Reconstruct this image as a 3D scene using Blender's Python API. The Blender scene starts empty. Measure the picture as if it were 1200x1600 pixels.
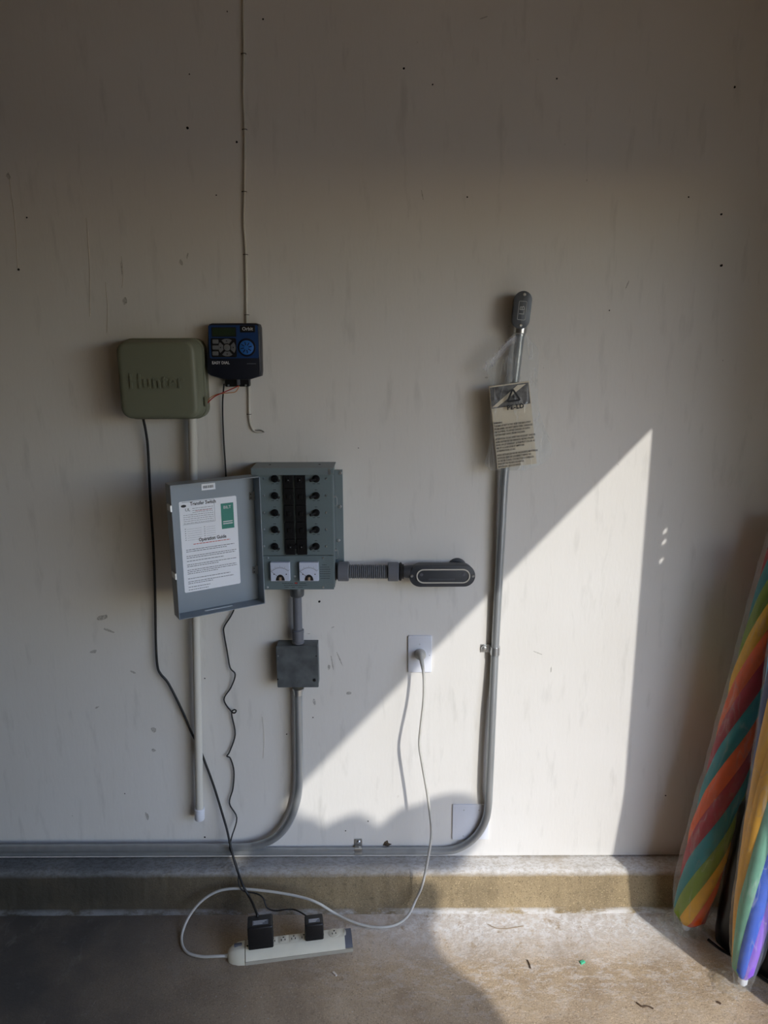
import bpy, bmesh, math, random
from mathutils import Vector, Matrix, noise
random.seed(7)
R = math.radians
scene = bpy.context.scene
C = scene.collection

# ------------------------------------------------------------------ camera
FPX, D, H, PITCH, ROLL = 1150.0, 2.0, 1.69, 13.0, -0.25
cam_data = bpy.data.cameras.new('camera')
cam_data.sensor_fit = 'VERTICAL'; cam_data.sensor_height = 36.0
cam_data.lens = 36.0 * FPX / 1600.0
cam_data.clip_start = 0.05; cam_data.clip_end = 200
cam = bpy.data.objects.new('camera', cam_data); C.objects.link(cam)
CAMROT = Matrix.Rotation(R(90 - PITCH), 3, 'X') @ Matrix.Rotation(R(ROLL), 3, 'Z')
CAMLOC = Vector((0, -D, H))
cam.matrix_world = Matrix.Translation(CAMLOC) @ CAMROT.to_4x4()
scene.camera = cam

# ------------------------------------------------------------------ light
SUN = Vector((-0.63, 1.0, -0.693)).normalized()          # the way the sunlight travels
world = bpy.data.worlds.new('sky'); scene.world = world; world.use_nodes = True
wn = world.node_tree.nodes; wl = world.node_tree.links
bg = wn['Background']; sky = wn.new('ShaderNodeTexSky')
sky.sky_type = 'NISHITA'; sky.sun_disc = False
sky.sun_elevation = R(30); sky.sun_rotation = R(148); sky.altitude = 200
sky.air_density = 1.2; sky.dust_density = 0.6; sky.ozone_density = 1.5
tint = wn.new('ShaderNodeMix'); tint.data_type = 'RGBA'; tint.blend_type = 'MULTIPLY'; tint.inputs[0].default_value = 1.0
tint.inputs[7].default_value = (0.86, 0.95, 1.20, 1)
wl.new(sky.outputs[0], tint.inputs[6]); wl.new(tint.outputs[2], bg.inputs[0]); bg.inputs[1].default_value = 0.48
sun_d = bpy.data.lights.new('sun', 'SUN'); sun_d.energy = 2.75; sun_d.angle = R(0.55); sun_d.color = (1.0, 0.965, 0.915)
sun = bpy.data.objects.new('sun', sun_d); C.objects.link(sun)
sun.rotation_euler = SUN.to_track_quat('-Z', 'Y').to_euler(); sun.location = (8, -12, 9)
port_d = bpy.data.lights.new('door_opening_portal', 'AREA'); port_d.shape = 'RECTANGLE'
port_d.size = 2.95; port_d.size_y = 2.1
port = bpy.data.objects.new('door_opening_portal', port_d); C.objects.link(port)
port.matrix_world = Matrix.Translation((1.32, -2.0, 1.05)) @ Matrix(((0, 0, 1), (1, 0, 0), (0, 1, 0))).to_4x4()
port_d.cycles.is_portal = True
scene.view_settings.view_transform = 'Standard'; scene.view_settings.look = 'None'
scene.view_settings.exposure = 0.0; scene.view_settings.gamma = 1.0
scene.view_settings.use_curve_mapping = False
scene.cycles.use_denoising = True
scene.cycles.max_bounces = 10; scene.cycles.diffuse_bounces = 6; scene.cycles.transparent_max_bounces = 16
scene.cycles.caustics_reflective = False; scene.cycles.caustics_refractive = False
scene.cycles.sample_clamp_indirect = 6.0

# ------------------------------------------------------------------ measuring helpers (photo point -> place on a known plane)
def ray(u, v):
    return CAMROT @ Vector(((u - 600) / FPX, (800 - v) / FPX, -1.0))
def W(u, v, d=0.0):                       # point at distance d in front of the back wall
    r = ray(u, v); t = (-d - CAMLOC.y) / r.y
    return CAMLOC + r * t
def L(u, v, d=0.0):                       # the same in wall coordinates (right, up)
    p = W(u, v, d); return (p.x, p.z)
def FL(u, v, z=0.0):                      # point on a level plane
    r = ray(u, v); t = (z - CAMLOC.z) / r.z
    return CAMLOC + r * t
def HIT(u, v, o, n):
    r = ray(u, v); t = (o - CAMLOC).dot(n) / r.dot(n)
    return CAMLOC + r * t

# ------------------------------------------------------------------ materials
def lin(c):
    return tuple((x / 12.92 if x <= 0.04045 else ((x + 0.055) / 1.055) ** 2.4) for x in [k / 255.0 for k in c]) + (1.0,)
MATS = {}
def mat(name, col, rough=0.5, metal=0.0, var=0.0, scale=30.0, bump=0.0, bscale=200.0, spec=0.5, stretch=(1, 1, 1), col2=None, coat=0.0):
    if name in MATS: return MATS[name]
    m = bpy.data.materials.new(name); m.use_nodes = True
    nt = m.node_tree; n = nt.nodes; l = nt.links
    b = n['Principled BSDF']
    b.inputs['Base Color'].default_value = lin(col); b.inputs['Roughness'].default_value = rough
    b.inputs['Metallic'].default_value = metal; b.inputs['Specular IOR Level'].default_value = spec
    b.inputs['Coat Weight'].default_value = coat
    tc = n.new('ShaderNodeTexCoord'); mp = n.new('ShaderNodeMapping'); mp.inputs['Scale'].default_value = stretch
    l.new(tc.outputs['Object'], mp.inputs[0])
    if var > 0 or col2:
        nz = n.new('ShaderNodeTexNoise'); nz.inputs['Scale'].default_value = scale; nz.inputs['Detail'].default_value = 5
        l.new(mp.outputs[0], nz.inputs[0])
        mx = n.new('ShaderNodeMix'); mx.data_type = 'RGBA'
        c1 = lin(col); c2 = lin(col2) if col2 else tuple(x * (1 - var) for x in c1[:3]) + (1,)
        mx.inputs[6].default_value = c1; mx.inputs[7].default_value = c2
        cr = n.new('ShaderNodeMapRange'); cr.inputs[1].default_value = 0.35; cr.inputs[2].default_value = 0.68
        l.new(nz.outputs[0], cr.inputs[0]); l.new(cr.outputs[0], mx.inputs[0]); l.new(mx.outputs[2], b.inputs['Base Color'])
    if bump > 0:
        bz = n.new('ShaderNodeTexNoise'); bz.inputs['Scale'].default_value = bscale; bz.inputs['Detail'].default_value = 3
        l.new(mp.outputs[0], bz.inputs[0])
        bp = n.new('ShaderNodeBump'); bp.inputs['Strength'].default_value = bump; bp.inputs['Distance'].default_value = 0.002
        l.new(bz.outputs[0], bp.inputs['Height']); l.new(bp.outputs[0], b.inputs['Normal'])
    MATS[name] = m
    return m

def wall_material():
    m = bpy.data.materials.new('painted_wall'); m.use_nodes = True
    nt = m.node_tree; n = nt.nodes; l = nt.links; b = n['Principled BSDF']
    b.inputs['Roughness'].default_value = 0.55; b.inputs['Specular IOR Level'].default_value = 0.3
    tc = n.new('ShaderNodeTexCoord')
    def noise_(scale, detail, stretch, rough=0.55):
        mp = n.new('ShaderNodeMapping'); mp.inputs['Scale'].default_value = stretch
        l.new(tc.outputs['Object'], mp.inputs[0])
        z = n.new('ShaderNodeTexNoise'); z.inputs['Scale'].default_value = scale; z.inputs['Detail'].default_value = detail
        z.inputs['Roughness'].default_value = rough
        l.new(mp.outputs[0], z.inputs[0]); return z.outputs[0]
    def rng(s, a, b_, c=0.0, d=1.0):
        r = n.new('ShaderNodeMapRange'); r.inputs[1].default_value = a; r.inputs[2].default_value = b_
        r.inputs[3].default_value = c; r.inputs[4].default_value = d; l.new(s, r.inputs[0]); return r.outputs[0]
    def mix(f, a, b_):
        x = n.new('ShaderNodeMix'); x.data_type = 'RGBA'
        l.new(f, x.inputs[0])
        for k, v in ((6, a), (7, b_)):
            if isinstance(v, tuple): x.inputs[k].default_value = v
            else: l.new(v, x.inputs[k])
        return x.outputs[2]
    base = mix(rng(noise_(1.6, 4, (1, 1, 1)), 0.35, 0.7), lin((227, 225, 220)), lin((221, 218, 211)))
    smear = mix(rng(noise_(7.0, 5, (4, 1, 0.8)), 0.57, 0.78, 0, 0.42), base, lin((180, 178, 171)))
    spots = mix(rng(noise_(38.0, 2, (1, 1, 1)), 0.76, 0.80, 0, 0.5), smear, lin((120, 112, 98)))
    l.new(spots, b.inputs['Base Color'])
    bp = n.new('ShaderNodeBump'); bp.inputs['Strength'].default_value = 0.09; bp.inputs['Distance'].default_value = 0.003
    ad = n.new('ShaderNodeMath'); ad.operation = 'ADD'
    l.new(noise_(60, 4, (2.5, 1, 0.7)), ad.inputs[0]); l.new(rng(noise_(9, 3, (3, 1, 0.6)), 0.3, 0.8, 0, 1.2), ad.inputs[1])
    l.new(ad.outputs[0], bp.inputs['Height']); l.new(bp.outputs[0], b.inputs['Normal'])
    return m

def concrete_material(name, base1, base2, crust, kind):
    m = bpy.data.materials.new(name); m.use_nodes = True
    nt = m.node_tree; n = nt.nodes; l = nt.links; b = n['Principled BSDF']
    b.inputs['Roughness'].default_value = 0.8; b.inputs['Specular IOR Level'].default_value = 0.25
    tc = n.new('ShaderNodeTexCoord'); sp = n.new('ShaderNodeSeparateXYZ'); l.new(tc.outputs['Object'], sp.inputs[0])
    def noise_(scale, detail=5, stretch=(1, 1, 1), rough=0.6):
        mp = n.new('ShaderNodeMapping'); mp.inputs['Scale'].default_value = stretch
        l.new(tc.outputs['Object'], mp.inputs[0])
        z = n.new('ShaderNodeTexNoise'); z.inputs['Scale'].default_value = scale; z.inputs['Detail'].default_value = detail
        z.inputs['Roughness'].default_value = rough; l.new(mp.outputs[0], z.inputs[0]); return z.outputs[0]
    def rng(s, a, b_, c=0.0, d=1.0):
        r = n.new('ShaderNodeMapRange'); r.inputs[1].default_value = a; r.inputs[2].default_value = b_
        r.inputs[3].default_value = c; r.inputs[4].default_value = d; l.new(s, r.inputs[0]); return r.outputs[0]
    def math_(op, a, b_):
        x = n.new('ShaderNodeMath'); x.operation = op
        for k, v in ((0, a), (1, b_)):
            if isinstance(v, (int, float)): x.inputs[k].default_value = v
            else: l.new(v, x.inputs[k])
        return x.outputs[0]
    def mix(f, a, b_):
        x = n.new('ShaderNodeMix'); x.data_type = 'RGBA'; l.new(f, x.inputs[0])
        for k, v in ((6, a), (7, b_)):
            if isinstance(v, tuple): x.inputs[k].default_value = v
            else: l.new(v, x.inputs[k])
        return x.outputs[2]
    c = mix(rng(noise_(5, 6), 0.32, 0.68), lin(base1), lin(base2))
    c = mix(rng(noise_(70, 3), 0.58, 0.72, 0, 0.5), c, tuple(0.55 * x for x in lin(base2)[:3]) + (1,))
    c = mix(rng(noise_(260, 2), 0.56, 0.68, 0, 0.6), c, tuple(0.4 * x for x in lin(base2)[:3]) + (1,))
    c = mix(rng(noise_(210, 2, (1, 1, 1.3)), 0.60, 0.70, 0, 0.6), c, tuple(min(1, 1.5 * x) for x in lin(base1)[:3]) + (1,))
    gx = rng(sp.outputs[0], 0.02 if kind == 'floor' else 0.25, -0.85, 0.0, 1.0)  # ramp to the left: light falloff painted into the concrete colour
    if kind == 'floor':
        # white mineral bloom that crept out from the kerb, strongest on the right-hand side
        near = rng(sp.outputs[1], -0.30, -0.15, 0.0, 1.0)
        mid = rng(sp.outputs[1], -0.50, -0.16, 0.0, 1.0)
        right = rng(sp.outputs[0], -0.30, 0.22, 0.15, 1.0)
        patch = rng(noise_(6, 6, rough=0.7), 0.28, 0.42)
        fine = rng(noise_(42, 6, rough=0.8), 0.47, 0.56)
        scal = rng(noise_(26, 8, (0.8, 1.6, 1), rough=0.85), 0.50, 0.56)
        worn = rng(noise_(17, 7, (1.3, 1, 1), rough=0.8), 0.56, 0.62, 1.0, 0.25)
        patch = math_('MULTIPLY', patch, worn)
        f1 = math_('MULTIPLY', math_('MULTIPLY', near, patch), math_('ADD', math_('MULTIPLY', fine, 0.40), 0.60))
        f2 = math_('MULTIPLY', math_('MULTIPLY', mid, scal), 0.60)
        f = math_('MULTIPLY', math_('MAXIMUM', f1, f2), right)
        c = mix(math_('MINIMUM', f, 1.0), c, lin(crust))
        c = mix(rng(noise_(110, 3), 0.68, 0.72, 0, 0.5), c, lin(crust))
        c = mix(math_('MULTIPLY', gx, rng(noise_(3.2, 5), 0.25, 0.55, 0.75, 1.0)), c, lin((88, 84, 78)))  # floor colour darkened leftward to imitate dimmer light
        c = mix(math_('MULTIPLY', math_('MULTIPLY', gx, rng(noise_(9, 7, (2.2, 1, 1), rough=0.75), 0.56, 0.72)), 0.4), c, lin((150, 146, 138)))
    else:
        top = rng(sp.outputs[2], 0.100, 0.114, 0, 1)
        low = rng(sp.outputs[2], 0.011, 0.005, 0, 0.85)
        grain = rng(noise_(120, 6, (0.6, 1, 1), rough=0.8), 0.42, 0.54)
        f = math_('MAXIMUM', math_('MULTIPLY', math_('MULTIPLY', top, rng(noise_(7, 6, (0.35, 1, 1)), 0.30, 0.50, 0.3, 1)), math_('ADD', math_('MULTIPLY', grain, 0.4), 0.55)),
                  math_('MULTIPLY', low, rng(noise_(14, 6, (0.4, 1, 1), rough=0.75), 0.42, 0.56)))
        left_dim = math_('MULTIPLY', gx, rng(noise_(3.2, 5), 0.25, 0.55, 0.75, 1.0))  # same painted falloff for kerb and its crust
        c = mix(left_dim, c, lin((72, 68, 58)))
        cr = mix(left_dim, lin(crust), lin((128, 130, 130)))
        c = mix(f, c, cr)
    l.new(c, b.inputs['Base Color'])
    bp = n.new('ShaderNodeBump'); bp.inputs['Strength'].default_value = 0.6; bp.inputs['Distance'].default_value = 0.005
    l.new(noise_(90, 6, rough=0.7), bp.inputs['Height']); l.new(bp.outputs[0], b.inputs['Normal'])
    return m

def plastic_film(name, fac=0.16, tint=(235, 240, 245), rough=0.18, bscale=28.0, crease=0.22):
    m = bpy.data.materials.new(name); m.use_nodes = True
    nt = m.node_tree; n = nt.nodes; l = nt.links
    out = n['Material Output']; b = n['Principled BSDF']
    b.inputs['Base Color'].default_value = lin(tint); b.inputs['Roughness'].default_value = rough
    b.inputs['Specular IOR Level'].default_value = 0.9
    tr = n.new('ShaderNodeBsdfTransparent'); tr.inputs[0].default_value = (0.97, 0.98, 0.98, 1)
    tc = n.new('ShaderNodeTexCoord'); z = n.new('ShaderNodeTexNoise'); z.inputs['Scale'].default_value = bscale; z.inputs['Detail'].default_value = 4
    l.new(tc.outputs['Object'], z.inputs[0])
    bp = n.new('ShaderNodeBump'); bp.inputs['Strength'].default_value = 0.9; bp.inputs['Distance'].default_value = 0.01
    l.new(z.outputs[0], bp.inputs['Height']); l.new(bp.outputs[0], b.inputs['Normal'])
    lw = n.new('ShaderNodeLayerWeight'); lw.inputs[0].default_value = 0.35
    l.new(bp.outputs[0], lw.inputs['Normal'])
    mr = n.new('ShaderNodeMapRange'); mr.inputs[1].default_value = 0.0; mr.inputs[2].default_value = 1.0
    mr.inputs[3].default_value = fac * 0.45; mr.inputs[4].default_value = min(1.0, fac * 3.0)
    l.new(lw.outputs['Facing'], mr.inputs[0])
    mp = n.new('ShaderNodeMapping'); mp.inputs['Scale'].default_value = (1.0, 1.0, 0.22); mp.inputs['Rotation'].default_value = (0.0, 0.35, 0.0); l.new(tc.outputs['Object'], mp.inputs[0])
    zc = n.new('ShaderNodeTexNoise'); zc.inputs['Scale'].default_value = bscale * 1.1; zc.inputs['Detail'].default_value = 2; l.new(mp.outputs[0], zc.inputs[0])
    ab = n.new('ShaderNodeMath'); ab.operation = 'SUBTRACT'; l.new(zc.outputs[0], ab.inputs[0]); ab.inputs[1].default_value = 0.5
    ab2 = n.new('ShaderNodeMath'); ab2.operation = 'ABSOLUTE'; l.new(ab.outputs[0], ab2.inputs[0])
    cr = n.new('ShaderNodeMapRange'); cr.inputs[1].default_value = 0.0; cr.inputs[2].default_value = 0.020; cr.inputs[3].default_value = crease; cr.inputs[4].default_value = 0.0; l.new(ab2.outputs[0], cr.inputs[0])
    sm = n.new('ShaderNodeMath'); sm.operation = 'ADD'; sm.use_clamp = True; l.new(mr.outputs[0], sm.inputs[0]); l.new(cr.outputs[0], sm.inputs[1])
    mx = n.new('ShaderNodeMixShader'); l.new(sm.outputs[0], mx.inputs[0]); l.new(tr.outputs[0], mx.inputs[1]); l.new(b.outputs[0], mx.inputs[2])
    l.new(mx.outputs[0], out.inputs[0])
    return m

M_wall = wall_material()
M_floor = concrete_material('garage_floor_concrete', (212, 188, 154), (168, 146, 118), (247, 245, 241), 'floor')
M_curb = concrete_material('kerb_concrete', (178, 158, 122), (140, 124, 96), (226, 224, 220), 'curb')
M_steel = mat('galvanised_steel', (172, 176, 177), 0.34, 0.55, 0.12, 40, 0.15, 300, stretch=(1, 1, 0.2))
M_zinc = mat('zinc_screw', (205, 208, 208), 0.28, 0.9)
M_grey = mat('grey_enamel', (116, 128, 131), 0.42, 0.0, 0.06, 12, 0.05, 400)
M_greyd = mat('grey_enamel_panel', (108, 122, 125), 0.45, 0.0, 0.05, 15, 0.05, 400)
M_door = mat('grey_door_enamel', (134, 145, 154), 0.38, 0.0, 0.08, 9)
M_black = mat('black_plastic', (17, 17, 19), 0.42, 0.0, 0.2, 60, 0.1, 300)
M_blackg = mat('black_glossy_film', (6, 6, 8), 0.3, 0.0, 0.1, 30, 0.5, 25)
M_breaker = mat('breaker_black', (9, 9, 11), 0.65, 0, 0.1, 60, spec=0.25)
M_rubber = mat('black_cord_rubber', (24, 24, 25), 0.55)
M_white = mat('white_plate', (228, 231, 238), 0.35, 0, 0.03, 20)
M_pvc = mat('white_pvc', (214, 211, 200), 0.4, 0, 0.06, 14, stretch=(1, 1, 0.3))
M_cordw = mat('grey_white_cord', (196, 194, 186), 0.5, 0, 0.08, 40)
M_cream = mat('cream_plastic', (218, 212, 190), 0.42, 0, 0.06, 25)
M_creamd = mat('aged_cream_plastic', (172, 166, 150), 0.5, 0, 0.1, 25)
M_greyp = mat('dark_grey_plastic', (88, 90, 98), 0.5, 0, 0.1, 20)
M_pvcg = mat('grey_pvc', (108, 111, 118), 0.45, 0, 0.1, 18)
M_lbd = mat('dark_grey_cast', (62, 65, 70), 0.45, 0.1, 0.1, 30, 0.1, 250)
M_lbg = mat('grey_cast_metal', (96, 100, 104), 0.45, 0.45, 0.12, 30, 0.15, 250)
M_jbox = mat('weathered_grey_box', (84, 89, 92), 0.5, 0.35, col2=(112, 118, 120), scale=22, bump=0.1)
M_rim = mat('cream_rim', (205, 200, 188), 0.4)
M_olive = mat('olive_plastic', (118, 121, 102), 0.5, 0, 0.05, 10, 0.1, 350)
M_navy = mat('navy_plastic', (22, 26, 38), 0.4, 0, 0.1, 30)
M_blue = mat('blue_face', (30, 62, 110), 0.38, 0, 0.1, 12)
M_blueb = mat('bright_blue_dial', (44, 104, 178), 0.4)
M_lcd = mat('lcd_screen', (46, 58, 42), 0.15, 0, 0.1, 10)
M_key = mat('grey_key', (104, 106, 108), 0.5, 0, 0.05, 40)
M_ink = mat('black_ink', (22, 22, 24), 0.6)
M_inkg = mat('grey_ink', (96, 100, 108), 0.6)
M_inkr = mat('red_ink', (190, 70, 64), 0.6)
M_print = mat('white_print', (216, 218, 220), 0.5)
M_paper = mat('white_paper', (240, 243, 248), 0.6, 0, 0.02, 30)
M_manual = mat('cream_paper', (226, 214, 190), 0.7, 0, 0.05, 40)
M_photo = mat('grey_photo_print', (120, 118, 114), 0.55, col2=(60, 58, 58), scale=60)
M_green = mat('green_sticker', (26, 128, 112), 0.45, 0, 0.1, 60)
M_meter = mat('meter_face', (206, 214, 232), 0.3)
M_clear = mat('meter_dark', (40, 38, 36), 0.3)
M_amber = mat('meter_movement', (170, 150, 128), 0.4, 0.3)
M_red = mat('red_wire', (176, 40, 34), 0.5)
M_orangew = mat('orange_wire', (200, 140, 90), 0.5)
M_wire = mat('painted_wire', (206, 203, 192), 0.55)
M_dark = mat('dark_hole', (14, 13, 12), 0.9)
M_scuff = mat('grey_scuff', (205, 202, 195), 0.8, col2=(150, 147, 140), scale=260)
M_drip = mat('brown_drip', (196, 190, 178), 0.7)
M_outer = mat('outside_concrete', (182, 166, 142), 0.85, 0, 0.1, 3)
M_inside = mat('inner_wall_paint', (104, 88, 66), 0.7, 0, 0.05, 3)
M_ceil = mat('ceiling_paint', (222, 190, 146), 0.8, 0, 0.05, 3)
M_caster_leaf = mat('caster_leaf', (52, 78, 36), 0.6, 0, 0.3, 9)
M_film = plastic_film('clear_plastic_film', 0.085)
M_sleeve = plastic_film('umbrella_sleeve_film', 0.085, (240, 240, 236), 0.09, 24.0, 0.15)

# ------------------------------------------------------------------ mesh helpers
FW = Matrix(((1, 0, 0, 0), (0, 0, -1, 0), (0, 1, 0, 0), (0, 0, 0, 1)))     # wall frame: right, up, out of the wall
def frame(o, right, up):
    right = Vector(right).normalized(); up = Vector(up); up = (up - right * up.dot(right)).normalized()
    n = right.cross(up); o = Vector(o)
    return Matrix(((right.x, up.x, n.x, o.x), (right.y, up.y, n.y, o.y), (right.z, up.z, n.z, o.z), (0, 0, 0, 1)))
def rr(x0, y0, x1, y1, r, n=5):
    pts = []
    r = min(r, abs(x1 - x0) / 2 - 1e-6, abs(y1 - y0) / 2 - 1e-6)
    for cx, cy, a in ((x1 - r, y0 + r, -90), (x1 - r, y1 - r, 0), (x0 + r, y1 - r, 90), (x0 + r, y0 + r, 180)):
        for k in range(n + 1):
            t = R(a + 90.0 * k / n); pts.append((cx + r * math.cos(t), cy + r * math.sin(t)))
    return pts
def circ(cx, cy, r, n=20):
    return [(cx + r * math.cos(2 * math.pi * k / n), cy + r * math.sin(2 * math.pi * k / n)) for k in range(n)]
def inset(o, d):
    n = len(o); out = []
    for i in range(n):
        p0 = Vector(o[i - 1]); p = Vector(o[i]); p1 = Vector(o[(i + 1) % n])
        a = (p - p0); b = (p1 - p)
        if a.length < 1e-9: a = b
        if b.length < 1e-9: b = a
        na = Vector((-a.y, a.x)).normalized(); nb = Vector((-b.y, b.x)).normalized()
        k = na + nb
        if k.length < 1e-6: k = na
        k.normalize(); s = d / max(0.35, k.dot(na)); out.append((p.x + k.x * s, p.y + k.y * s))
    return out
def smooth_path(pts, n=6):
    pts = [Vector(p) for p in pts]
    if len(pts) < 3: return pts
    out = []
    for i in range(len(pts) - 1):
        p0 = pts[i - 1] if i > 0 else pts[0] * 2 - pts[1]
        p1, p2 = pts[i], pts[i + 1]
        p3 = pts[i + 2] if i + 2 < len(pts) else p2 * 2 - p1
        for k in range(n):
            t = k / n
            out.append(0.5 * ((2 * p1) + (p2 - p0) * t + (2 * p0 - 5 * p1 + 4 * p2 - p3) * t * t + (3 * p1 - p0 - 3 * p2 + p3) * t ** 3))
    out.append(pts[-1]); return out
class MB:
    def __init__(s, M=None): s.v = []; s.f = []; s.M = M or Matrix.Identity(4); s.sm = False
    def add(s, vs, fs):
        o = len(s.v); s.v += [s.M @ Vector(p) for p in vs]; s.f += [tuple(i + o for i in f) for f in fs]; return s
    def box(s, a, b, bev=0.0):
        x0, y0, z0 = [min(p, q) for p, q in zip(a, b)]; x1, y1, z1 = [max(p, q) for p, q in zip(a, b)]
        if bev > 0:
            bm = bmesh.new(); bmesh.ops.create_cube(bm, size=1.0)
            for v in bm.verts: v.co = Vector((x0 + (v.co.x + .5) * (x1 - x0), y0 + (v.co.y + .5) * (y1 - y0), z0 + (v.co.z + .5) * (z1 - z0)))
            bmesh.ops.bevel(bm, geom=list(bm.edges), offset=bev, segments=2, profile=0.5, affect='EDGES')
            bm.verts.index_update(); s.add([v.co.copy() for v in bm.verts], [[v.index for v in f.verts] for f in bm.faces]); bm.free(); return s
        return s.add([(x0, y0, z0), (x1, y0, z0), (x1, y1, z0), (x0, y1, z0), (x0, y0, z1), (x1, y0, z1), (x1, y1, z1), (x0, y1, z1)],
                     [(0, 3, 2, 1), (4, 5, 6, 7), (0, 1, 5, 4), (1, 2, 6, 5), (2, 3, 7, 6), (3, 0, 4, 7)])
    def rings(s, rings, cap0=True, cap1=True):
        n = len(rings[0]); vs = [p for r in rings for p in r]; fs = []
        for k in range(len(rings) - 1):
            for i in range(n):
                j = (i + 1) % n; fs.append((k * n + i, k * n + j, (k + 1) * n + j, (k + 1) * n + i))
        if cap0: fs.append(tuple(reversed(range(n))))
        if cap1: fs.append(tuple(range((len(rings) - 1) * n, len(rings) * n)))
        return s.add(vs, fs)
    def slab(s, o, z0, z1, bev=0.0, steps=3):
        rg = [[(x, y, z0) for x, y in o]]
        if bev > 0:
            rg.append([(x, y, z1 - bev) for x, y in o])
            for k in range(1, steps + 1):
                t = R(90 * k / steps); oo = inset(o, bev * (1 - math.cos(t)))
                rg.append([(x, y, z1 - bev + bev * math.sin(t)) for x, y in oo])
        else: rg.append([(x, y, z1) for x, y in o])
        return s.rings(rg)
    def ring(s, o, w, z0, z1):                 # a raised band following outline o
        i = inset(o, w)
        n = len(o); vs = []
        for q, z in ((o, z0), (o, z1), (i, z1), (i, z0)): vs += [(x, y, z) for x, y in q]
        fs = []
        for k in range(4):
            for a in range(n):
                b = (a + 1) % n; k2 = (k + 1) % 4; fs.append((k * n + a, k * n + b, k2 * n + b, k2 * n + a))
        return s.add(vs, fs)
    def cyl(s, p0, p1, r0, r1=None, n=16, caps=True):
        r1 = r0 if r1 is None else r1
        p0, p1 = Vector(p0), Vector(p1); d = (p1 - p0).normalized()
        a = d.orthogonal().normalized(); b = d.cross(a)
        rg = [[p + (a * math.cos(2 * math.pi * k / n) + b * math.sin(2 * math.pi * k / n)) * r for k in range(n)] for p, r in ((p0, r0), (p1, r1))]
        return s.rings(rg, caps, caps)
    def lathe(s, p0, d, prof, n=20):            # prof: (distance along d, radius)
        p0 = Vector(p0); d = Vector(d).normalized(); a = d.orthogonal().normalized(); b = d.cross(a)
        rg = [[p0 + d * t + (a * math.cos(2 * math.pi * k / n) + b * math.sin(2 * math.pi * k / n)) * r for k in range(n)] for t, r in prof]
        return s.rings(rg)
    def tube(s, pts, r, n=10, sm=6, rfun=None):
        P = smooth_path(pts, sm) if sm else [Vector(p) for p in pts]
        rg = []; T = None; a = None
        for i, p in enumerate(P):
            t = (P[min(i + 1, len(P) - 1)] - P[max(i - 1, 0)]).normalized()
            if a is None: a = t.orthogonal().normalized()
            else:
                a = a - t * a.dot(t); a = a.normalized() if a.length > 1e-6 else t.orthogonal().normalized()
            b = t.cross(a); q = rfun(i / (len(P) - 1)) if rfun else r
            rg.append([p + (a * math.cos(2 * math.pi * k / n) + b * math.sin(2 * math.pi * k / n)) * q for k in range(n)])
        return s.rings(rg)
    def screw(s, x, y, z, r, h=0.0025):         # domed head with a slot ring
        s.lathe((x, y, z - 0.002), (0, 0, 1), [(0, r), (0.002 + h * 0.4, r), (0.002 + h, r * 0.6), (0.002 + h, r * 0.25), (0.002 + h * 0.6, r * 0.2)], 12); return s
    def text(s, txt, x, y, size, z, ext=0.0003, align='CENTER', sx=1.0, sp=1.0, line=1.0, bold=0.0):
        cu = bpy.data.curves.new('lettering', 'FONT'); cu.body = txt; cu.size = size; cu.extrude = ext; cu.align_x = align; cu.align_y = 'CENTER'
        cu.space_character = sp; cu.space_line = line; cu.resolution_u = 2; cu.offset = bold
        o = bpy.data.objects.new('lettering', cu); C.objects.link(o)
        dg = bpy.context.evaluated_depsgraph_get(); me = bpy.data.meshes.new_from_object(o.evaluated_get(dg))
        s.add([(x + v.co.x * sx, y + v.co.y, z + v.co.z) for v in me.vertices], [tuple(p.vertices) for p in me.polygons])
        bpy.data.objects.remove(o); bpy.data.curves.remove(cu); bpy.data.meshes.remove(me); return s
    def build(s, name, m, parent=None, smooth=True, angle=35, weld=False, kind=None):
        me = bpy.data.meshes.new(name)
        root = parent
        off = Vector((0, 0, 0))
        while root is not None: off += root.location; root = root.parent
        me.from_pydata([tuple(v - off) for v in s.v], [], s.f)
        bm = bmesh.new(); bm.from_mesh(me)
        if weld: bmesh.ops.remove_doubles(bm, verts=bm.verts, dist=1e-5)
        bmesh.ops.recalc_face_normals(bm, faces=bm.faces); bm.to_mesh(me); bm.free()
        me.materials.append(m)
        if smooth:
            me.polygons.foreach_set('use_smooth', [True] * len(me.polygons)); me.set_sharp_from_angle(angle=R(angle))
        o = bpy.data.objects.new(name, me); C.objects.link(o)
        if parent is not None: o.parent = parent
        if kind or 'print' in name or 'lettering' in name or name in ('recycling_mark',): o['kind'] = kind or 'stuff'
        return o
def tag(o, label, cat=None, group=None, kind=None):
    o['label'] = label
    if cat: o['category'] = cat
    if group: o['group'] = group
    if kind: o['kind'] = kind
    return o
def thing(name, loc, label, cat, group=None):
    o = bpy.data.objects.new(name, None); C.objects.link(o); o.location = loc; o.empty_display_size = 0.05
    return tag(o, label, cat, group)
def struct(o, label): return tag(o, label, kind='structure')

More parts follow.
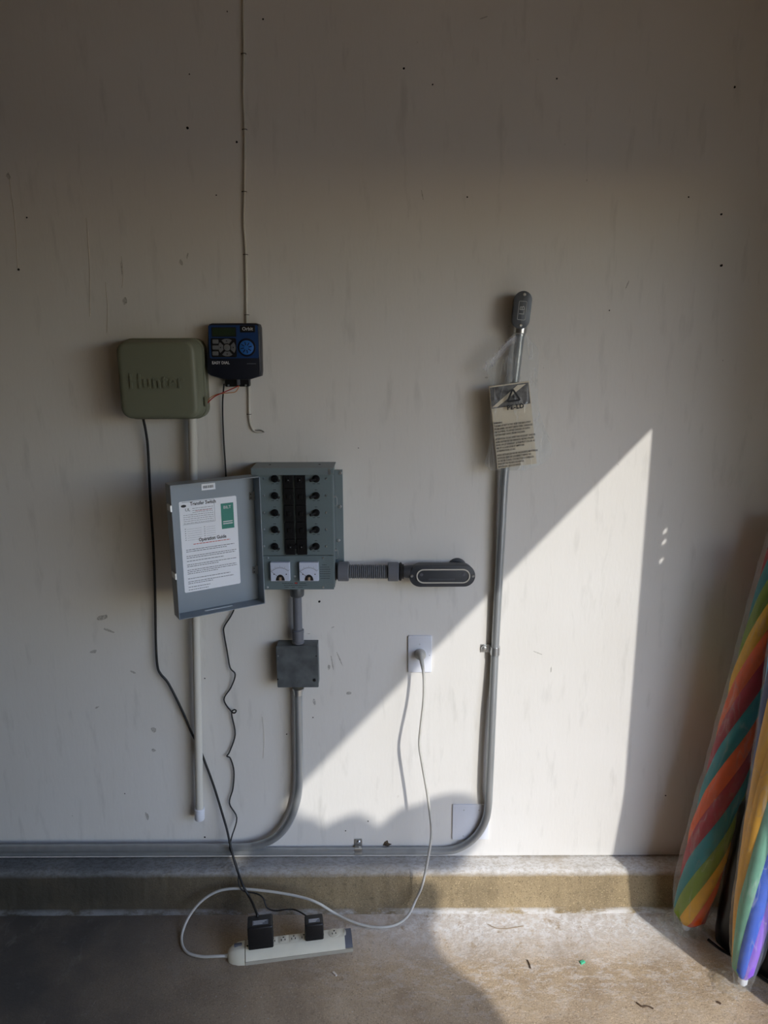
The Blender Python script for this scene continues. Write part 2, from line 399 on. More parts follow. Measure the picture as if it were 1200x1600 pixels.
# ------------------------------------------------------------------ the setting
CURB_D, CURB_H = 0.073, 0.12
JY = -0.690                     # inner edge of the door track, measured from the back wall
XI, XO, ZH = 1.165, 1.31, 2.095  # inside / outside face of the front wall, underside of the door header
RX0, RY0, RZ = -4.2, -5.6, 2.72
w = MB(); w.box((RX0, 0, CURB_H + 0.005), (XO, 0.12, RZ)); wall_back = struct(w.build('wall_back', M_wall, smooth=False), 'off-white painted back wall of the garage')
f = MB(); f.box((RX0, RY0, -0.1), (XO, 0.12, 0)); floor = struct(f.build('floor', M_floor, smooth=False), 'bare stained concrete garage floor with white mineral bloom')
c = MB(); c.box((RX0, RY0, RZ), (XO, 0.12, RZ + 0.1)); struct(c.build('ceiling', M_ceil, smooth=False), 'plain painted garage ceiling')
c = MB(); c.box((RX0 - 0.1, RY0, 0), (RX0, 0.12, RZ)); struct(c.build('wall_left', M_inside, smooth=False), 'painted far side wall of the garage')
c = MB(); c.box((RX0 - 0.1, RY0 - 0.1, 0), (XO, RY0, RZ)); struct(c.build('wall_front', M_inside, smooth=False), 'painted wall behind the photographer')
YZX = Matrix(((0, 0, 1, 0), (1, 0, 0, 0), (0, 1, 0, 0), (0, 0, 0, 1)))       # outline in (depth, height), extruded sideways
c = MB(YZX); c.slab([(RY0, 0), (-3.45, 0), (-3.45, ZH), (-0.50, ZH), (-0.50, 0), (0, 0), (0, RZ), (RY0, RZ)], XI, XO)
wall_right = struct(c.build('wall_right', M_wall, smooth=False), 'front wall of the garage with the open door')
# steel door-track angle on the jamb, its bolt holes let three dots of sun through
holes = []
for (u, v) in ((1039, 830), (1037.5, 847), (1033, 876)):
    p = W(u, v); s_ = (XI - p.x) / 0.63; holes.append((-s_, p.z + 0.693 * s_))
c = MB(); ys = [JY, -0.62]
hy = sum(h[0] for h in holes) / 3
zs = sorted(holes, key=lambda h: h[1])
hw, hh = 0.0085, 0.0065
z0 = 0.0
for (yy, zz) in zs:
    c.box((XI, JY, z0), (XI + 0.0008, -0.49, zz - hh)); c.box((XI, JY, zz - hh), (XI + 0.0008, yy - hw, zz + hh)); c.box((XI, yy + hw, zz - hh), (XI + 0.0008, -0.49, zz + hh)); z0 = zz + hh
c.box((XI, JY, z0), (XI + 0.0008, -0.49, ZH))
struct(c.build('trim_1', M_steel, smooth=False, weld=True), 'galvanised door track angle on the jamb of the open door')
g = MB(); g.box((XO, -40, -0.15), (45, 40, -0.03)); struct(g.build('driveway', M_outer, smooth=False), 'sunlit concrete driveway outside the open door')
# concrete kerb at the foot of the wall
def kerb():
    prof = [(0.12, 0.0), (0.12, CURB_H), (0.0, CURB_H), (-0.03, CURB_H - 0.001), (-0.048, CURB_H - 0.003), (-0.058, CURB_H - 0.008), (-0.064, CURB_H - 0.018),
            (-0.071, 0.075), (-0.078, 0.045), (-0.080, 0.018), (-0.088, 0.008), (-0.097, 0.004), (-0.102, -0.002)]
    nx = 900; x0, x1 = RX0 + 0.02, XI - 0.002; vs = []; fs = []; k = len(prof)
    for i in range(nx + 1):
        x = x0 + (x1 - x0) * (i / nx)
        for j, (y, z) in enumerate(prof):
            a = 0.0 if j < 2 else (0.0035 if 3 <= j <= 9 else 0.002)
            q = noise.noise(Vector((x * 14, j * 0.9, 0))) + 0.7 * noise.noise(Vector((x * 40, j * 1.7, 5))) + 0.6 * noise.noise(Vector((x * 110, j * 2.3, 2)))
            dy = a * q; dz = (a * 0.9 * (noise.noise(Vector((x * 22, j, 9))) + 0.6 * noise.noise(Vector((x * 80, j * 2, 4))))) if 4 <= j <= 10 else 0
            vs.append((x, y + dy, z + dz))
    for i in range(nx):
        for j in range(k - 1): fs.append((i * k + j, (i + 1) * k + j, (i + 1) * k + j + 1, i * k + j + 1))
    fs.append(tuple(range(k))); fs.append(tuple(reversed(range(nx * k, nx * k + k))))
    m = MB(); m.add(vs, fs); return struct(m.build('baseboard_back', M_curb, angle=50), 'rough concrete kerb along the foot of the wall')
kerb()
# wear on the paint: nail holes, scuffs, drips
def blob(u, v, rx, ry, m, name, rot=0.0, seed=0):
    p = L(u, v); o = []
    for k in range(10):
        t = 2 * math.pi * k / 10; q = 1 + 0.45 * noise.noise(Vector((math.cos(t) * 2, math.sin(t) * 2, seed * 3.1 + u)))
        x, y = rx * q * math.cos(t), ry * q * math.sin(t)
        o.append((p[0] + x * math.cos(rot) - y * math.sin(rot), p[1] + x * math.sin(rot) + y * math.cos(rot)))
    b = MB(FW); b.slab(o, -0.001, 0.0006); return b.build(name, m, wall_back, smooth=False)
for (u, v, r) in ((499, 940, 3.2), (293, 200, 3), (370, 222, 2.5), (411, 30, 2), (355, 18, 1.5), (296, 116, 1.5), (338, 305, 1.5), (29, 421, 3), (42, 340, 1.8), (631, 107, 2.5), (676, 132, 1.8),
                  (870, 123, 2), (730, 308, 1.8), (1127, 415, 3.2), (1127, 335, 2.6), (1076, 308, 1.8), (952, 485, 1.6), (1148, 136, 2.5), (320, 1060, 1.7), (195, 1240, 1.6), (540, 1298, 1.8), (575, 1283, 1.8), (320, 1308, 2.4),
                  (489, 1121, 1.8), (448, 1147, 1.8), (560, 700, 1.2), (1040, 1243, 2)):
    blob(u, v, r * 0.0011, r * 0.0011, M_dark, 'nail_hole')
for (u, v, a, b_, rt) in ((240, 1140, 6, 7, 0.3), (240, 1172, 5, 4, 0), (146, 1018, 8, 4, 0.2), (160, 965, 14, 6, 0.3), (170, 985, 12, 3, -0.4), (208, 1050, 7, 2.5, -0.4), (230, 1275, 4, 10, 0.2), (293, 400, 1.5, 6, -0.3),
                          (519, 1035, 1.4, 17, 0.15), (531, 1030, 1.6, 17, 0.35), (514, 1042, 3, 6, 0), (491, 1097, 3.5, 8, 0.1), (545, 1083, 6, 4, 0), (483, 1050, 1, 4, 0), (482, 990, 4, 0.7, 0), (520, 980, 4, 1.2, 0.5),
                          (861, 1046, 1.4, 7, 0), (840, 1020, 12, 1.2, -0.4), (755, 28, 8, 0.9, 0.3), (660, 305, 1.1, 9, 0.2), (980, 445, 1.2, 10, -0.35), (283, 410, 3, 6, 0.2), (190, 420, 1.2, 14, 0), (195, 470, 5, 7, 0),
                          (13, 275, 4, 6, 0), (760, 590, 3, 2, 0), (152, 1105, 5, 2, 0.4), (312, 1205, 5, 4, 0), (604, 1318, 4, 5, 0.3)):
    blob(u, v, a * 0.0013, b_ * 0.0013, M_scuff, 'scuff_mark', rt, 2)
for (u0, v0, u1, v1) in ((15, 280, 28, 420), (135, 340, 141, 495), (165, 440, 167, 520), (190, 400, 191, 450), (410, 1120, 411, 1185), (300, 1600, 300, 1601)):
    if v0 > 1400: continue
    d = MB(); d.tube([W(u0, v0, 0.0), W((u0 + u1) / 2 + 2, (v0 + v1) / 2, 0.0), W(u1, v1, 0.0)], 0.0010, 6); d.build('paint_drip', M_drip, wall_back)

# ------------------------------------------------------------------ olive irrigation controller
def olive_box():
    d = 0.095
    x0, y1 = L(178, 531, d); x1, _ = L(308, 533, d); _, y0 = L(250, 656, d); xl, _ = L(187, 655, d); x0 = (x0 + xl) / 2
    xr, _ = L(309, 655, d); x1 = (x1 + xr) / 2
    t = thing('irrigation_controller', (sum((x0, x1)) / 2, 0, y0), 'olive plastic controller box with embossed lettering beside the blue timer', 'controller')
    o = rr(x0 - 0.004, y0 - 0.004, x1 + 0.006, y1 + 0.004, 0.030, 6)
    b = MB(FW); b.slab(o, 0.0, 0.032, 0.002, 1); b.build('back_case', M_olive, t)
    o = rr(x0, y0, x1, y1, 0.030, 6)
    b = MB(FW); rg = []
    for z, ins in ((0.0335, -0.003), (0.046, -0.003), (0.048, 0.0), (0.060, 0.0005), (0.061, 0.0015), (0.085, 0.003), (0.0905, 0.0045), (0.0935, 0.0075), (0.0952, 0.012), (0.0955, 0.018)):
        rg.append([(x, y, z) for x, y in inset(o, ins)])
    b.rings(rg); cov = b.build('cover', M_olive, t, angle=60)
    b = MB(FW); b.slab(inset(o, 0.004), 0.0319, 0.0336); b.build('seam_gasket', M_dark, t)
    cx, cy = L(245, 597, d)
    b = MB(FW); b.text('Hunter', cx, cy, 0.052, 0.0965, 0.0024, sx=0.88, sp=1.06, bold=0.0004); tag(b.build('lettering', M_olive, cov, smooth=False), 'embossed word in raised olive letters')
    b = MB(FW); b.box((x1 + 0.004, y0 + 0.03, 0.04), (x1 + 0.010, y0 + 0.055, 0.052), 0.001); b.build('side_latch', M_olive, t)
    return t
olive_box()

# ------------------------------------------------------------------ blue hose timer
def blue_timer():
    d = 0.04
    def q(u, v): return L(u, v, d)
    bx, by = q(366, 604)
    t = thing('sprinkler_timer', (bx, 0, by), 'small navy sprinkler timer with blue dial and lettering', 'timer')
    out = [q(*p) for p in ((329, 587), (351, 593), (389, 593.5), (407, 588), (408, 580), (406, 512), (404, 506.5), (399, 504.7), (331, 505), (326.5, 506.5), (325, 511), (322.5, 577), (324, 583))]
    b = MB(FW); b.slab(out, 0.004, d, 0.004); b.build('housing', M_navy, t, angle=50)
    x0, y0 = q(328, 560); x1, y1 = q(402.5, 508)
    b = MB(FW); b.slab(rr(x0, y0, x1, y1, 0.004), d - 0.002, d + 0.0015, 0.0006, 1); b.build('faceplate', M_blue, t)
    x0, y0 = q(331, 526.5); x1, y1 = q(369, 511)
    b = MB(FW); b.slab(rr(x0, y0, x1, y1, 0.002), d, d + 0.002); b.build('screen_bezel', M_black, t)
    x0, y0 = q(332.5, 525); x1, y1 = q(367.5, 512.5)
    b = MB(FW); b.slab(rr(x0, y0, x1, y1, 0.001), d, d + 0.0025); b.build('screen', M_lcd, t)
    x0, y0 = q(331, 558.5); x1, y1 = q(369, 528)
    b = MB(FW); b.slab(rr(x0, y0, x1, y1, 0.004), d, d + 0.0022); b.build('keypad_plate', M_black, t)
    cx, cy = q(355, 543)
    for k in range(4):
        ro, ri = 0.0225, 0.0105; o = []
        for i in range(7): a = R(-37 + 74 * i / 6 + 90 * k); o.append((cx + ro * math.cos(a), cy + ro * math.sin(a)))
        for i in range(7): a = R(30 - 60 * i / 6 + 90 * k); o.append((cx + ri * math.cos(a), cy + ri * math.sin(a)))
        b = MB(FW); b.slab(o, d, d + 0.0038, 0.0006, 1); kb = b.build('arrow_button', M_key, t)
        a = R(90 * k); mx, my = cx + 0.0165 * math.cos(a), cy + 0.0165 * math.sin(a)
        b = MB(FW); b.slab([(mx + 0.0026 * math.cos(a + z), my + 0.0026 * math.sin(a + z)) for z in (0, 2.1, 4.2)], d + 0.003, d + 0.0041); b.build('arrow_mark', M_ink, kb)
    b = MB(FW); b.slab(circ(cx, cy, 0.0085), d, d + 0.0042, 0.0008, 2); kb = b.build('enter_button', M_key, t)
    for i in range(3):
        ax, ay = q(332.5, 537 + 9.2 * i); ex, ey = q(341.5, 530.5 + 9.2 * i)
        b = MB(FW); b.slab(rr(ax, ay, ex, ey, 0.002), d, d + 0.0036, 0.0006, 1); b.build('side_button', M_key, t)
    cx, cy = q(385.8, 543)
    b = MB(FW); b.slab(circ(cx, cy, 0.0235, 28), d, d + 0.003, 0.001, 1); b.build('dial_ring', M_navy, t)
    b = MB(FW); b.slab(circ(cx, cy, 0.0185, 28), d, d + 0.009, 0.002, 2); dl = b.build('dial', M_blueb, t)
    for k in range(8):
        a = 2 * math.pi * k / 8 + 0.2; m = FW @ Matrix.Translation((cx, cy, 0)) @ Matrix.Rotation(a, 4, 'Z')
        b = MB(m); b.box((0.006, -0.0011, d + 0.008), (0.0145, 0.0011, d + 0.0096)); b.build('dial_mark', M_navy, dl)
    x0, y0 = q(375.5, 519.5); x1, y1 = q(398.5, 508.5)
    b = MB(FW); b.slab(rr(x0, y0, x1, y1, 0.002), d, d + 0.0026, 0.0005, 1); lp = b.build('logo_plate', M_black, t)
    x, y = q(387, 514)
    b = MB(FW); b.text('Orbit', x, y, 0.0125, d + 0.0029); b.build('lettering', M_print, lp, smooth=False)
    x, y = q(345, 567)
    b = MB(FW); b.text('EASY DIAL', x, y, 0.0104, d + 0.0004, sx=0.95, bold=0.0001); b.build('lettering', M_print, t, smooth=False)
    x, y = q(393, 568.3)
    b = MB(FW); b.box((x - 0.012, y - 0.0008, d), (x + 0.012, y + 0.0008, d + 0.0004)); b.build('print_line', M_inkg, t)
    b = MB(FW); x0, y0 = L(351, 604.5, .03); x1, y1 = L(389, 590, .03); b.slab(rr(x0, y0, x1, y1, 0.004), 0.006, 0.026, 0.002, 1); tb = b.build('mounting_tab', M_black, t)
    for u in (356.5, 383.5):
        x, y = L(u, 602, .03); b = MB(FW); b.screw(x, y, 0.0265, 0.0026); b.build('screw', M_zinc, tb)
    x, y = L(372, 597, .035); b = MB(FW); b.box((x - 0.004, y - 0.008, 0.024), (x + 0.004, y + 0.010, 0.036), 0.002); b.build('cord_clip', M_greyp, t)
    return t
blue_timer()

# two thin wires from the timer to the olive box
tag(MB().tube([W(373, 603, 0.028), W(352, 612, 0.03), W(338, 618, 0.03), W(330, 624, 0.028), W(324, 630, 0.025)], 0.0014, 6).build('signal_wire', M_red),
    'thin red wire running from the timer to the olive box', 'wire', 'wires between timer and olive box')
tag(MB().tube([W(374, 603, 0.026), W(368, 612, 0.026), W(356, 614, 0.026), W(340, 616, 0.024), W(328, 622, 0.022), W(322, 632, 0.02)], 0.0013, 6).build('signal_wire', M_orangew),
    'thin tan wire sagging below the red one at the timer', 'wire', 'wires between timer and olive box')

# painted bell wire stapled down the wall
t = thing('stapled_wire', W(383, 300), 'thin painted wire stapled from the top of the wall to below the blue timer', 'wire')
MB().tube([W(u, v, 0.004) for u, v in ((379, -90), (380, 0), (381, 80), (380.5, 150), (382.5, 200), (382, 300), (381, 345), (384, 400), (385.5, 500), (387, 560), (389, 610), (389.5, 645), (391, 660), (394, 669), (400, 674.5), (412, 674.5))], 0.0030, 8).build('wire', M_wire, t)
b = MB(); b.tube([W(398, 673, 0.005), W(407, 672, 0.006), W(413, 675, 0.008)], 0.0016, 6); b.build('bare_end', M_zinc, t)
for (u, v) in ((381, 85), (382.5, 203), (382, 300), (384, 398), (386, 492), (389.5, 647)):
    p = W(u, v); b = MB(); b.tube([p + Vector((-0.0055, 0, 0)), p + Vector((-0.005, -0.007, 0)), p + Vector((0.005, -0.007, 0)), p + Vector((0.0055, 0, 0))], 0.0008, 6, 2); b.build('staple', M_dark, t)

# ------------------------------------------------------------------ white pvc pipe below the olive box
t = thing('pvc_pipe', W(313, 1283, 0.02), 'white plastic pipe running down the wall from the olive box', 'pipe')
d = 0.028
pb, pt = W(312, 1272, d), W(300.5, 650, d)
MB().cyl(pb, pt, 0.0118, n=20).build('tube', M_pvc, t)
ax = (pt - pb).normalized()
MB().lathe(pb - ax * 0.021, ax, [(0, 0.008), (0.003, 0.0135), (0.006, 0.015), (0.040, 0.0152), (0.042, 0.013)], 20).build('end_cap', M_white, t)
for k, v in enumerate((1235, 1000)):
    p = W(306, v, 0.0)
    pass

# ------------------------------------------------------------------ transfer switch panel
def transfer_switch():
    d = 0.086; ZF = d
    def q(u, v): return L(u, v, d)
    x0 = (q(401.5, 742)[0] + q(404.8, 920)[0]) / 2; x1 = (q(521, 742)[0] + q(519.3, 920)[0]) / 2
    y0 = q(460, 921)[1]; ysplit = q(460, 868)[1]; ytop = W(460, 722, 0.0).z
    t = thing('transfer_switch', ((x0 + x1) / 2, 0, y0), 'grey metal switch panel with black breakers, two meters and an open door', 'switch panel')
    b = MB(FW); o = rr(x0 - 0.006, y0 + 0.004, x1 + 0.002, ytop - 0.003, 0.0005, 1); i_ = inset(o, 0.002)     # sheet steel box, open front
    b.rings([[(x, y, 0.0) for x, y in o], [(x, y, ZF - 0.0045) for x, y in o], [(x, y, ZF - 0.0045) for x, y in i_], [(x, y, 0.002) for x, y in i_]]); b.build('box', M_grey, t, smooth=False)
    lipy = L(460, 742.3, ZF + 0.014)[1]
    b = MB(Matrix(((0, 0, 1, 0), (-1, 0, 0, 0), (0, 1, 0, 0), (0, 0, 0, 1)))); b.slab([(0, ytop), (0, ytop - 0.0025), (ZF + 0.012, ytop - 0.0025), (ZF + 0.012, lipy), (ZF + 0.014, lipy), (ZF + 0.014, ytop)], x0 - 0.009, x1 + 0.006)
    hd = b.build('top_hood', M_grey, t, smooth=False)
    for xa, xb in ((x0 - 0.009, x0 - 0.006), (x1 + 0.002, x1 + 0.006)):
        b = MB(FW); b.box((xa, lipy - 0.001, ZF - 0.012), (xb, ytop - 0.0026, ZF + 0.0118)); b.build('hood_cheek', M_grey, hd, smooth=False)
    b = MB(FW); b.box((x1 - 0.008, lipy + 0.001, ZF + 0.0135), (x1 - 0.002, ytop - 0.003, ZF + 0.0146)); b.build('bare_tab', M_zinc, hd)
    for u in (422, 499.5):
        p = W(u, 726, 0.04)
        b = MB(Matrix.Translation((p.x, -0.042, ytop))); b.slab(circ(0, 0, 0.0032, 10), -0.001, 0.0006); b.build('knockout_hole', M_dark, hd)
    xr = q(0, 0)[0]
    f0 = x1 + 0.002; f1 = (L(537, 740, .016)[0] + L(535.5, 880, .016)[0]) / 2; fy1 = L(530, 735, .016)[1]; fy0 = L(530, 905, .016)[1]
    b = MB(FW); b.box((f0, fy0, 0.0), (f1, fy1, 0.016), 0.0008); fl = b.build('side_flange', M_grey, t, smooth=False)
    for (u, v) in ((531.5, 739), (531, 791.5), (529, 844.5)):
        x, y = L(u, v, 0.016); b = MB(FW); b.screw(x, y, 0.016, 0.0052, 0.003); b.build('screw', M_zinc, fl)
    for (u, v) in ((524, 783), (524, 866)):
        x, y = L(u, v, 0.05); b = MB(FW); X = x1 + 0.0035
        b.tube([(X, y - 0.014, 0.05), (X + 0.006, y - 0.010, 0.05), (X + 0.006, y + 0.010, 0.05), (X, y + 0.014, 0.05)], 0.0012, 6, 4); b.cyl((X - 0.002, y + 0.012, 0.05), (X + 0.003, y + 0.012, 0.05), 0.0035, n=10); b.build('latch_loop', M_zinc, t)
    # front plates
    b = MB(FW); b.box((x0, ysplit + 0.0008, ZF - 0.004), (x1 - 0.0, ytop - 0.006, ZF)); b.build('upper_plate', M_greyd, t, smooth=False)
    b = MB(FW); b.box((x0, y0, ZF - 0.004), (x1 - 0.0, ysplit - 0.0008, ZF + 0.0006)); lowp = b.build('lower_plate', M_greyd, t, smooth=False)
    rows = [748, 774.3, 801, 827.3, 853.5]
    for r_, v in enumerate(rows):
        for side, (us, ut, ud) in enumerate(((412.6, 429.5, 1), (509.5, 494, -1))):
            x, y = q(us, v); b = MB(FW); b.screw(x, y, ZF, 0.0028, 0.002); b.build('screw', M_zinc, t)
            x, y = q(ut, v)
            b = MB(FW); b.lathe((x, y, ZF), (0, 0, 1), [(0, 0.0098), (0.003, 0.0098), (0.004, 0.0088), (0.008, 0.0082), (0.010, 0.0065)], 16); sw = b.build('toggle_switch', M_breaker, t)
            b = MB(FW); b.tube([(x, y, ZF + 0.006), (x + ud * 0.006, y, ZF + 0.016), (x + ud * 0.0135, y - 0.001, ZF + 0.024)], 0.003, 8, 4, rfun=lambda s_: 0.0026 + 0.0014 * s_); b.build('lever', M_black, sw)
            b = MB(FW)
            for dx, dy in ((-0.006, -0.0135), (0.006, -0.0135), (0.0, 0.0155)):
                for k in range(3): b.box((x + dx - 0.0032 + 0.0023 * k, y + dy - 0.0008, ZF), (x + dx - 0.0015 + 0.0023 * k, y + dy + 0.0008, ZF + 0.0003))
            b.build('switch_print', M_ink, t, smooth=False)
    vb = [743, 762.3, 788.4, 814.7, 841, 866]
    for ci, (ua, ub) in enumerate(((444.8, 459.6), (463, 478.6))):
        xa, xb = q(ua, 800)[0], q(ub, 800)[0]
        for k in range(5):
            ya = q(460, vb[k + 1])[1] + 0.0005; yb = q(460, vb[k])[1] - 0.0005
            if k == 0: yb = ya + (q(460, 788.4)[1] * -1 + q(460, 762.3)[1]) - 0.001
            b = MB(FW); b.box((xa, ya, ZF - 0.001), (xb, yb, ZF + 0.008), 0.0008); br = b.build('breaker', M_breaker, t, smooth=False)
            ym = (ya + yb) / 2; sgn = 1 if ci == 0 else -1
            b = MB(FW); b.box(((xa + xb) / 2 - 0.005, ym - 0.006, ZF + 0.006), ((xa + xb) / 2 + 0.005, ym + 0.006, ZF + 0.011), 0.0012); b.build('breaker_handle', M_breaker, br, smooth=False)
            if k in (0, 4):
                b = MB(FW); b.slab(circ((xa + xb) / 2 + 0.001 * sgn, ym, 0.0015, 8), ZF + 0.0108, ZF + 0.0114); b.build('handle_rivet', M_zinc, br)
    xa = q(459, 852)[0]; xb = q(464, 852)[0]; y = q(460, 853)[1]
    b = MB(FW); b.box((xa, y - 0.006, ZF), (xb, y + 0.006, ZF + 0.0095), 0.0006); b.build('breaker_tie', M_breaker, t, smooth=False)
    # meters
    for (ua, ub) in ((424.2, 453.2), (468.8, 498)):
        xa, ya = q(ua, 906); xb, yb = q(ub, 876.8)
        b = MB(FW); b.box((xa, ya, ZF), (xb, yb, ZF + 0.013), 0.0015); me = b.build('meter', M_meter, t, smooth=False)
        cx = (xa + xb) / 2; bz = ZF + 0.0132
        b = MB(FW); o = [(cx + 0.012 * math.cos(R(a)), ya + 0.002 + 0.017 * math.sin(R(a))) for a in range(0, 181, 15)]; b.slab(o, ZF + 0.012, ZF + 0.0142, 0.0004, 1); b.build('movement_cover', M_clear, me)
        b = MB(FW); b.box((cx - 0.0035, ya + 0.002, ZF + 0.0138), (cx + 0.0035, ya + 0.012, ZF + 0.0152), 0.0008); b.build('zero_screw', M_amber, me)
        b = MB(FW)
        for k in range(13):
            a = R(45 + 90 * k / 12); r0, r1 = 0.030, 0.033 if k % 3 else 0.0355
            m = FW @ Matrix.Translation((cx, ya + 0.008, 0)) @ Matrix.Rotation(a, 4, 'Z'); bb = MB(m); bb.box((r0, -0.0003, bz - 0.001), (r1, 0.0003, bz + 0.0002)); b.v += bb.v; b.f += [tuple(i + len(b.v) - 8 for i in f_) for f_ in bb.f]
        for k in range(12):
            a0, a1 = R(45 + 90 * k / 12), R(45 + 90 * (k + 1) / 12)
            b.add([(cx + r * math.cos(a), ya + 0.008 + r * math.sin(a), bz + 0.0002) for a in (a0, a1) for r in (0.0295, 0.0303)], [(0, 1, 3, 2)])
        b.build('scale_print', M_inkg, me, smooth=False)
        m = FW @ Matrix.Translation((cx, ya + 0.008, 0)) @ Matrix.Rotation(R(140), 4, 'Z'); b = MB(m); b.box((0.006, -0.0003, bz), (0.033, 0.0003, bz + 0.0006)); b.build('needle', M_ink, me)
        for s_ in (-1, 1):
            b = MB(FW); b.slab(circ(cx + s_ * 0.0165, ya + 0.020, 0.0016, 8), ZF + 0.0125, ZF + 0.0136); b.build('meter_screw', M_ink, me)
    for (u, v) in ((418.7, 871.7), (504.8, 871.7), (418, 917.5), (505, 917.5), (460.8, 900.5)):
        x, y = q(u, v); b = MB(FW); b.screw(x, y, ZF + 0.0006, 0.003, 0.002); b.build('screw', M_zinc, t)
    x, y = q(462.7, 911); b = MB(FW); b.slab([(x + 0.0048 * math.cos(k * .52), y + 0.0026 * math.sin(k * .52)) for k in range(12)], ZF, ZF + 0.001); lg = b.build('logo_print', M_ink, lowp)
    b = MB(FW); b.slab([(x + 0.0038 * math.cos(k * .52), y + 0.0018 * math.sin(k * .52)) for k in range(12)], ZF, ZF + 0.0013); b.build('red_oval', M_inkr, t)
    def greek(u0, u1, v, w=0.0007, mt=M_ink):
        xa, y = q(u0, v); xb, _ = q(u1, v); b = MB(FW); x = xa
        while x < xb:
            ww = random.uniform(0.002, 0.005); b.box((x, y - w, ZF), (min(x + ww, xb), y + w, ZF + 0.0009)); x += ww + 0.001
        return b
    b = MB(FW)
    for (u0, u1, v) in ((441, 458, 911.5), (468, 478, 911.5), (444, 480, 914.5), (445, 451, 917.5), (456, 461, 917.5), (466, 473, 917.5), (433, 449, 908), (478, 490, 908), (503, 510, 882.5), (500, 515, 886), (500, 516, 889.5), (500, 516, 893), (500, 516, 896.5), (500, 516, 900), (501, 515, 903.5)):
        g_ = greek(u0, u1, v, 0.0006); o_ = len(b.v); b.v += g_.v; b.f += [tuple(i + o_ for i in f_) for f_ in g_.f]
    b.build('panel_print', M_ink, lowp, smooth=False)
    # ---- the door, swung open about its left edge
    h0 = Vector((x0 - 0.006, -(ZF - 0.004), 0)); ang = R(180 + 31)
    dr = Vector((math.cos(ang), math.sin(ang), 0)); nn = Vector((-dr.y, dr.x, 0)) * -1
    if nn.y > 0: nn = -nn
    zb, zt = W(396, 936, 0.083).z, W(396, 741, 0.083).z
    DW, DD = 0.232, 0.044
    # door frame: X from free edge to hinge, Y up, Z towards the room
    o = h0 + dr * DW; Mx = frame((o.x, o.y, zb), -dr, (0, 0, 1))
    HH = zt - zb
    b = MB(Mx); o_ = rr(0, 0, DW, HH, 0.0006, 1); i_ = inset(o_, 0.0015); b.rings([[(x, y, -0.0015) for x, y in o_], [(x, y, DD) for x, y in o_], [(x, y, DD) for x, y in i_], [(x, y, 0.0) for x, y in i_]])
    door = b.build('door', M_door, t, smooth=False); tag(door, 'grey sheet-metal door swung open with a white instruction sheet')
    nrm = (Mx.to_3x3() @ Vector((0, 0, 1))); org = Mx.translation; Mi = Mx.inverted()
    def dq(u, v): p = Mi @ HIT(u, v, org, nrm); return (p.x, p.y)
    cs = [dq(*p) for p in ((283, 783), (372, 775), (373, 912), (285, 927))]
    lx0, lx1 = (cs[0][0] + cs[3][0]) / 2, (cs[1][0] + cs[2][0]) / 2; ly1, ly0 = (cs[0][1] + cs[1][1]) / 2, (cs[2][1] + cs[3][1]) / 2
    b = MB(Mx); b.slab(rr(lx0, ly0, lx1, ly1, 0.004), 0.0, 0.0006); sheet = b.build('instruction_sheet', M_paper, door); tag(sheet, 'white printed instruction sheet inside the open door')
    a, c_ = dq(344.5, 787), dq(366, 824)
    b = MB(Mx); b.box((a[0], c_[1], 0), (c_[0], a[1], 0.0012)); st = b.build('green_sticker', M_green, door, smooth=False)
    b = MB(Mx); x, y = (a[0] + c_[0]) / 2, a[1] - 0.011; b.text('BILT', x, y, 0.011, 0.0014, 0.0002); gx = a[0] + 0.004
    for k in range(2):
        b.box((gx, c_[1] + 0.018 - 0.0055 * k, 0.0012), (gx + 0.026, c_[1] + 0.0205 - 0.0055 * k, 0.0015))
    b.build('sticker_lettering', M_print, door, smooth=False)
    a, c_ = dq(314.5, 757), dq(336.5, 763)
    b = MB(Mx); b.box((a[0], min(a[1], c_[1]) - 0.002, 0), (c_[0], max(a[1], c_[1]) + 0.001, 0.0006)); b.build('barcode_sticker', M_paper, door, smooth=False)
    b = MB(Mx); x = a[0] + 0.004; ym = (a[1] + c_[1]) / 2
    while x < c_[0] - 0.005:
        ww = random.uniform(0.0006, 0.0018); b.box((x, ym - 0.004, 0.0006), (x + ww, ym + 0.003, 0.0009)); x += ww + random.uniform(0.0008, 0.0018)
    b.build('barcode_print', M_ink, door, smooth=False)
    # writing on the sheet
    LW, LH = lx1 - lx0, ly1 - ly0
    def sx(f): return lx0 + f * LW
    def sy(f): return ly1 - f * LH
    b = MB(Mx); b.text('Transfer Switch', sx(0.41), sy(0.035), 0.0125, 0.0007, 0.0002, sx=0.85, bold=0.0003); b.text('Operation Guide', sx(0.54), sy(0.435), 0.0125, 0.0007, 0.0002, sx=0.85, bold=0.0003)
    b.text('UL', sx(0.14), sy(0.095), 0.011, 0.0007, 0.0002); b.slab([(sx(0.075) + 0.007 * math.cos(k * .52), sy(0.05) + 0.0035 * math.sin(k * .52)) for k in range(12)], 0.0005, 0.0008)
    b.build('heading_lettering', M_ink, door, smooth=False)
    def lines(b, x0_, x1_, y_, w=0.0007):
        x = sx(x0_)
        while x < sx(x1_):
            ww = random.uniform(0.003, 0.009); b.box((x, sy(y_) - w, 0.0005), (min(x + ww, sx(x1_)), sy(y_) + w, 0.0008)); x += ww + 0.0014
    b = MB(Mx)
    for k in range(8): lines(b, 0.06 if k > 2 else 0.22, 0.58, 0.085 + 0.022 * k, 0.0005)
    for k in range(6): lines(b, 0.07, 0.09, 0.30 + 0.024 * k); lines(b, 0.40, 0.42, 0.30 + 0.024 * k)
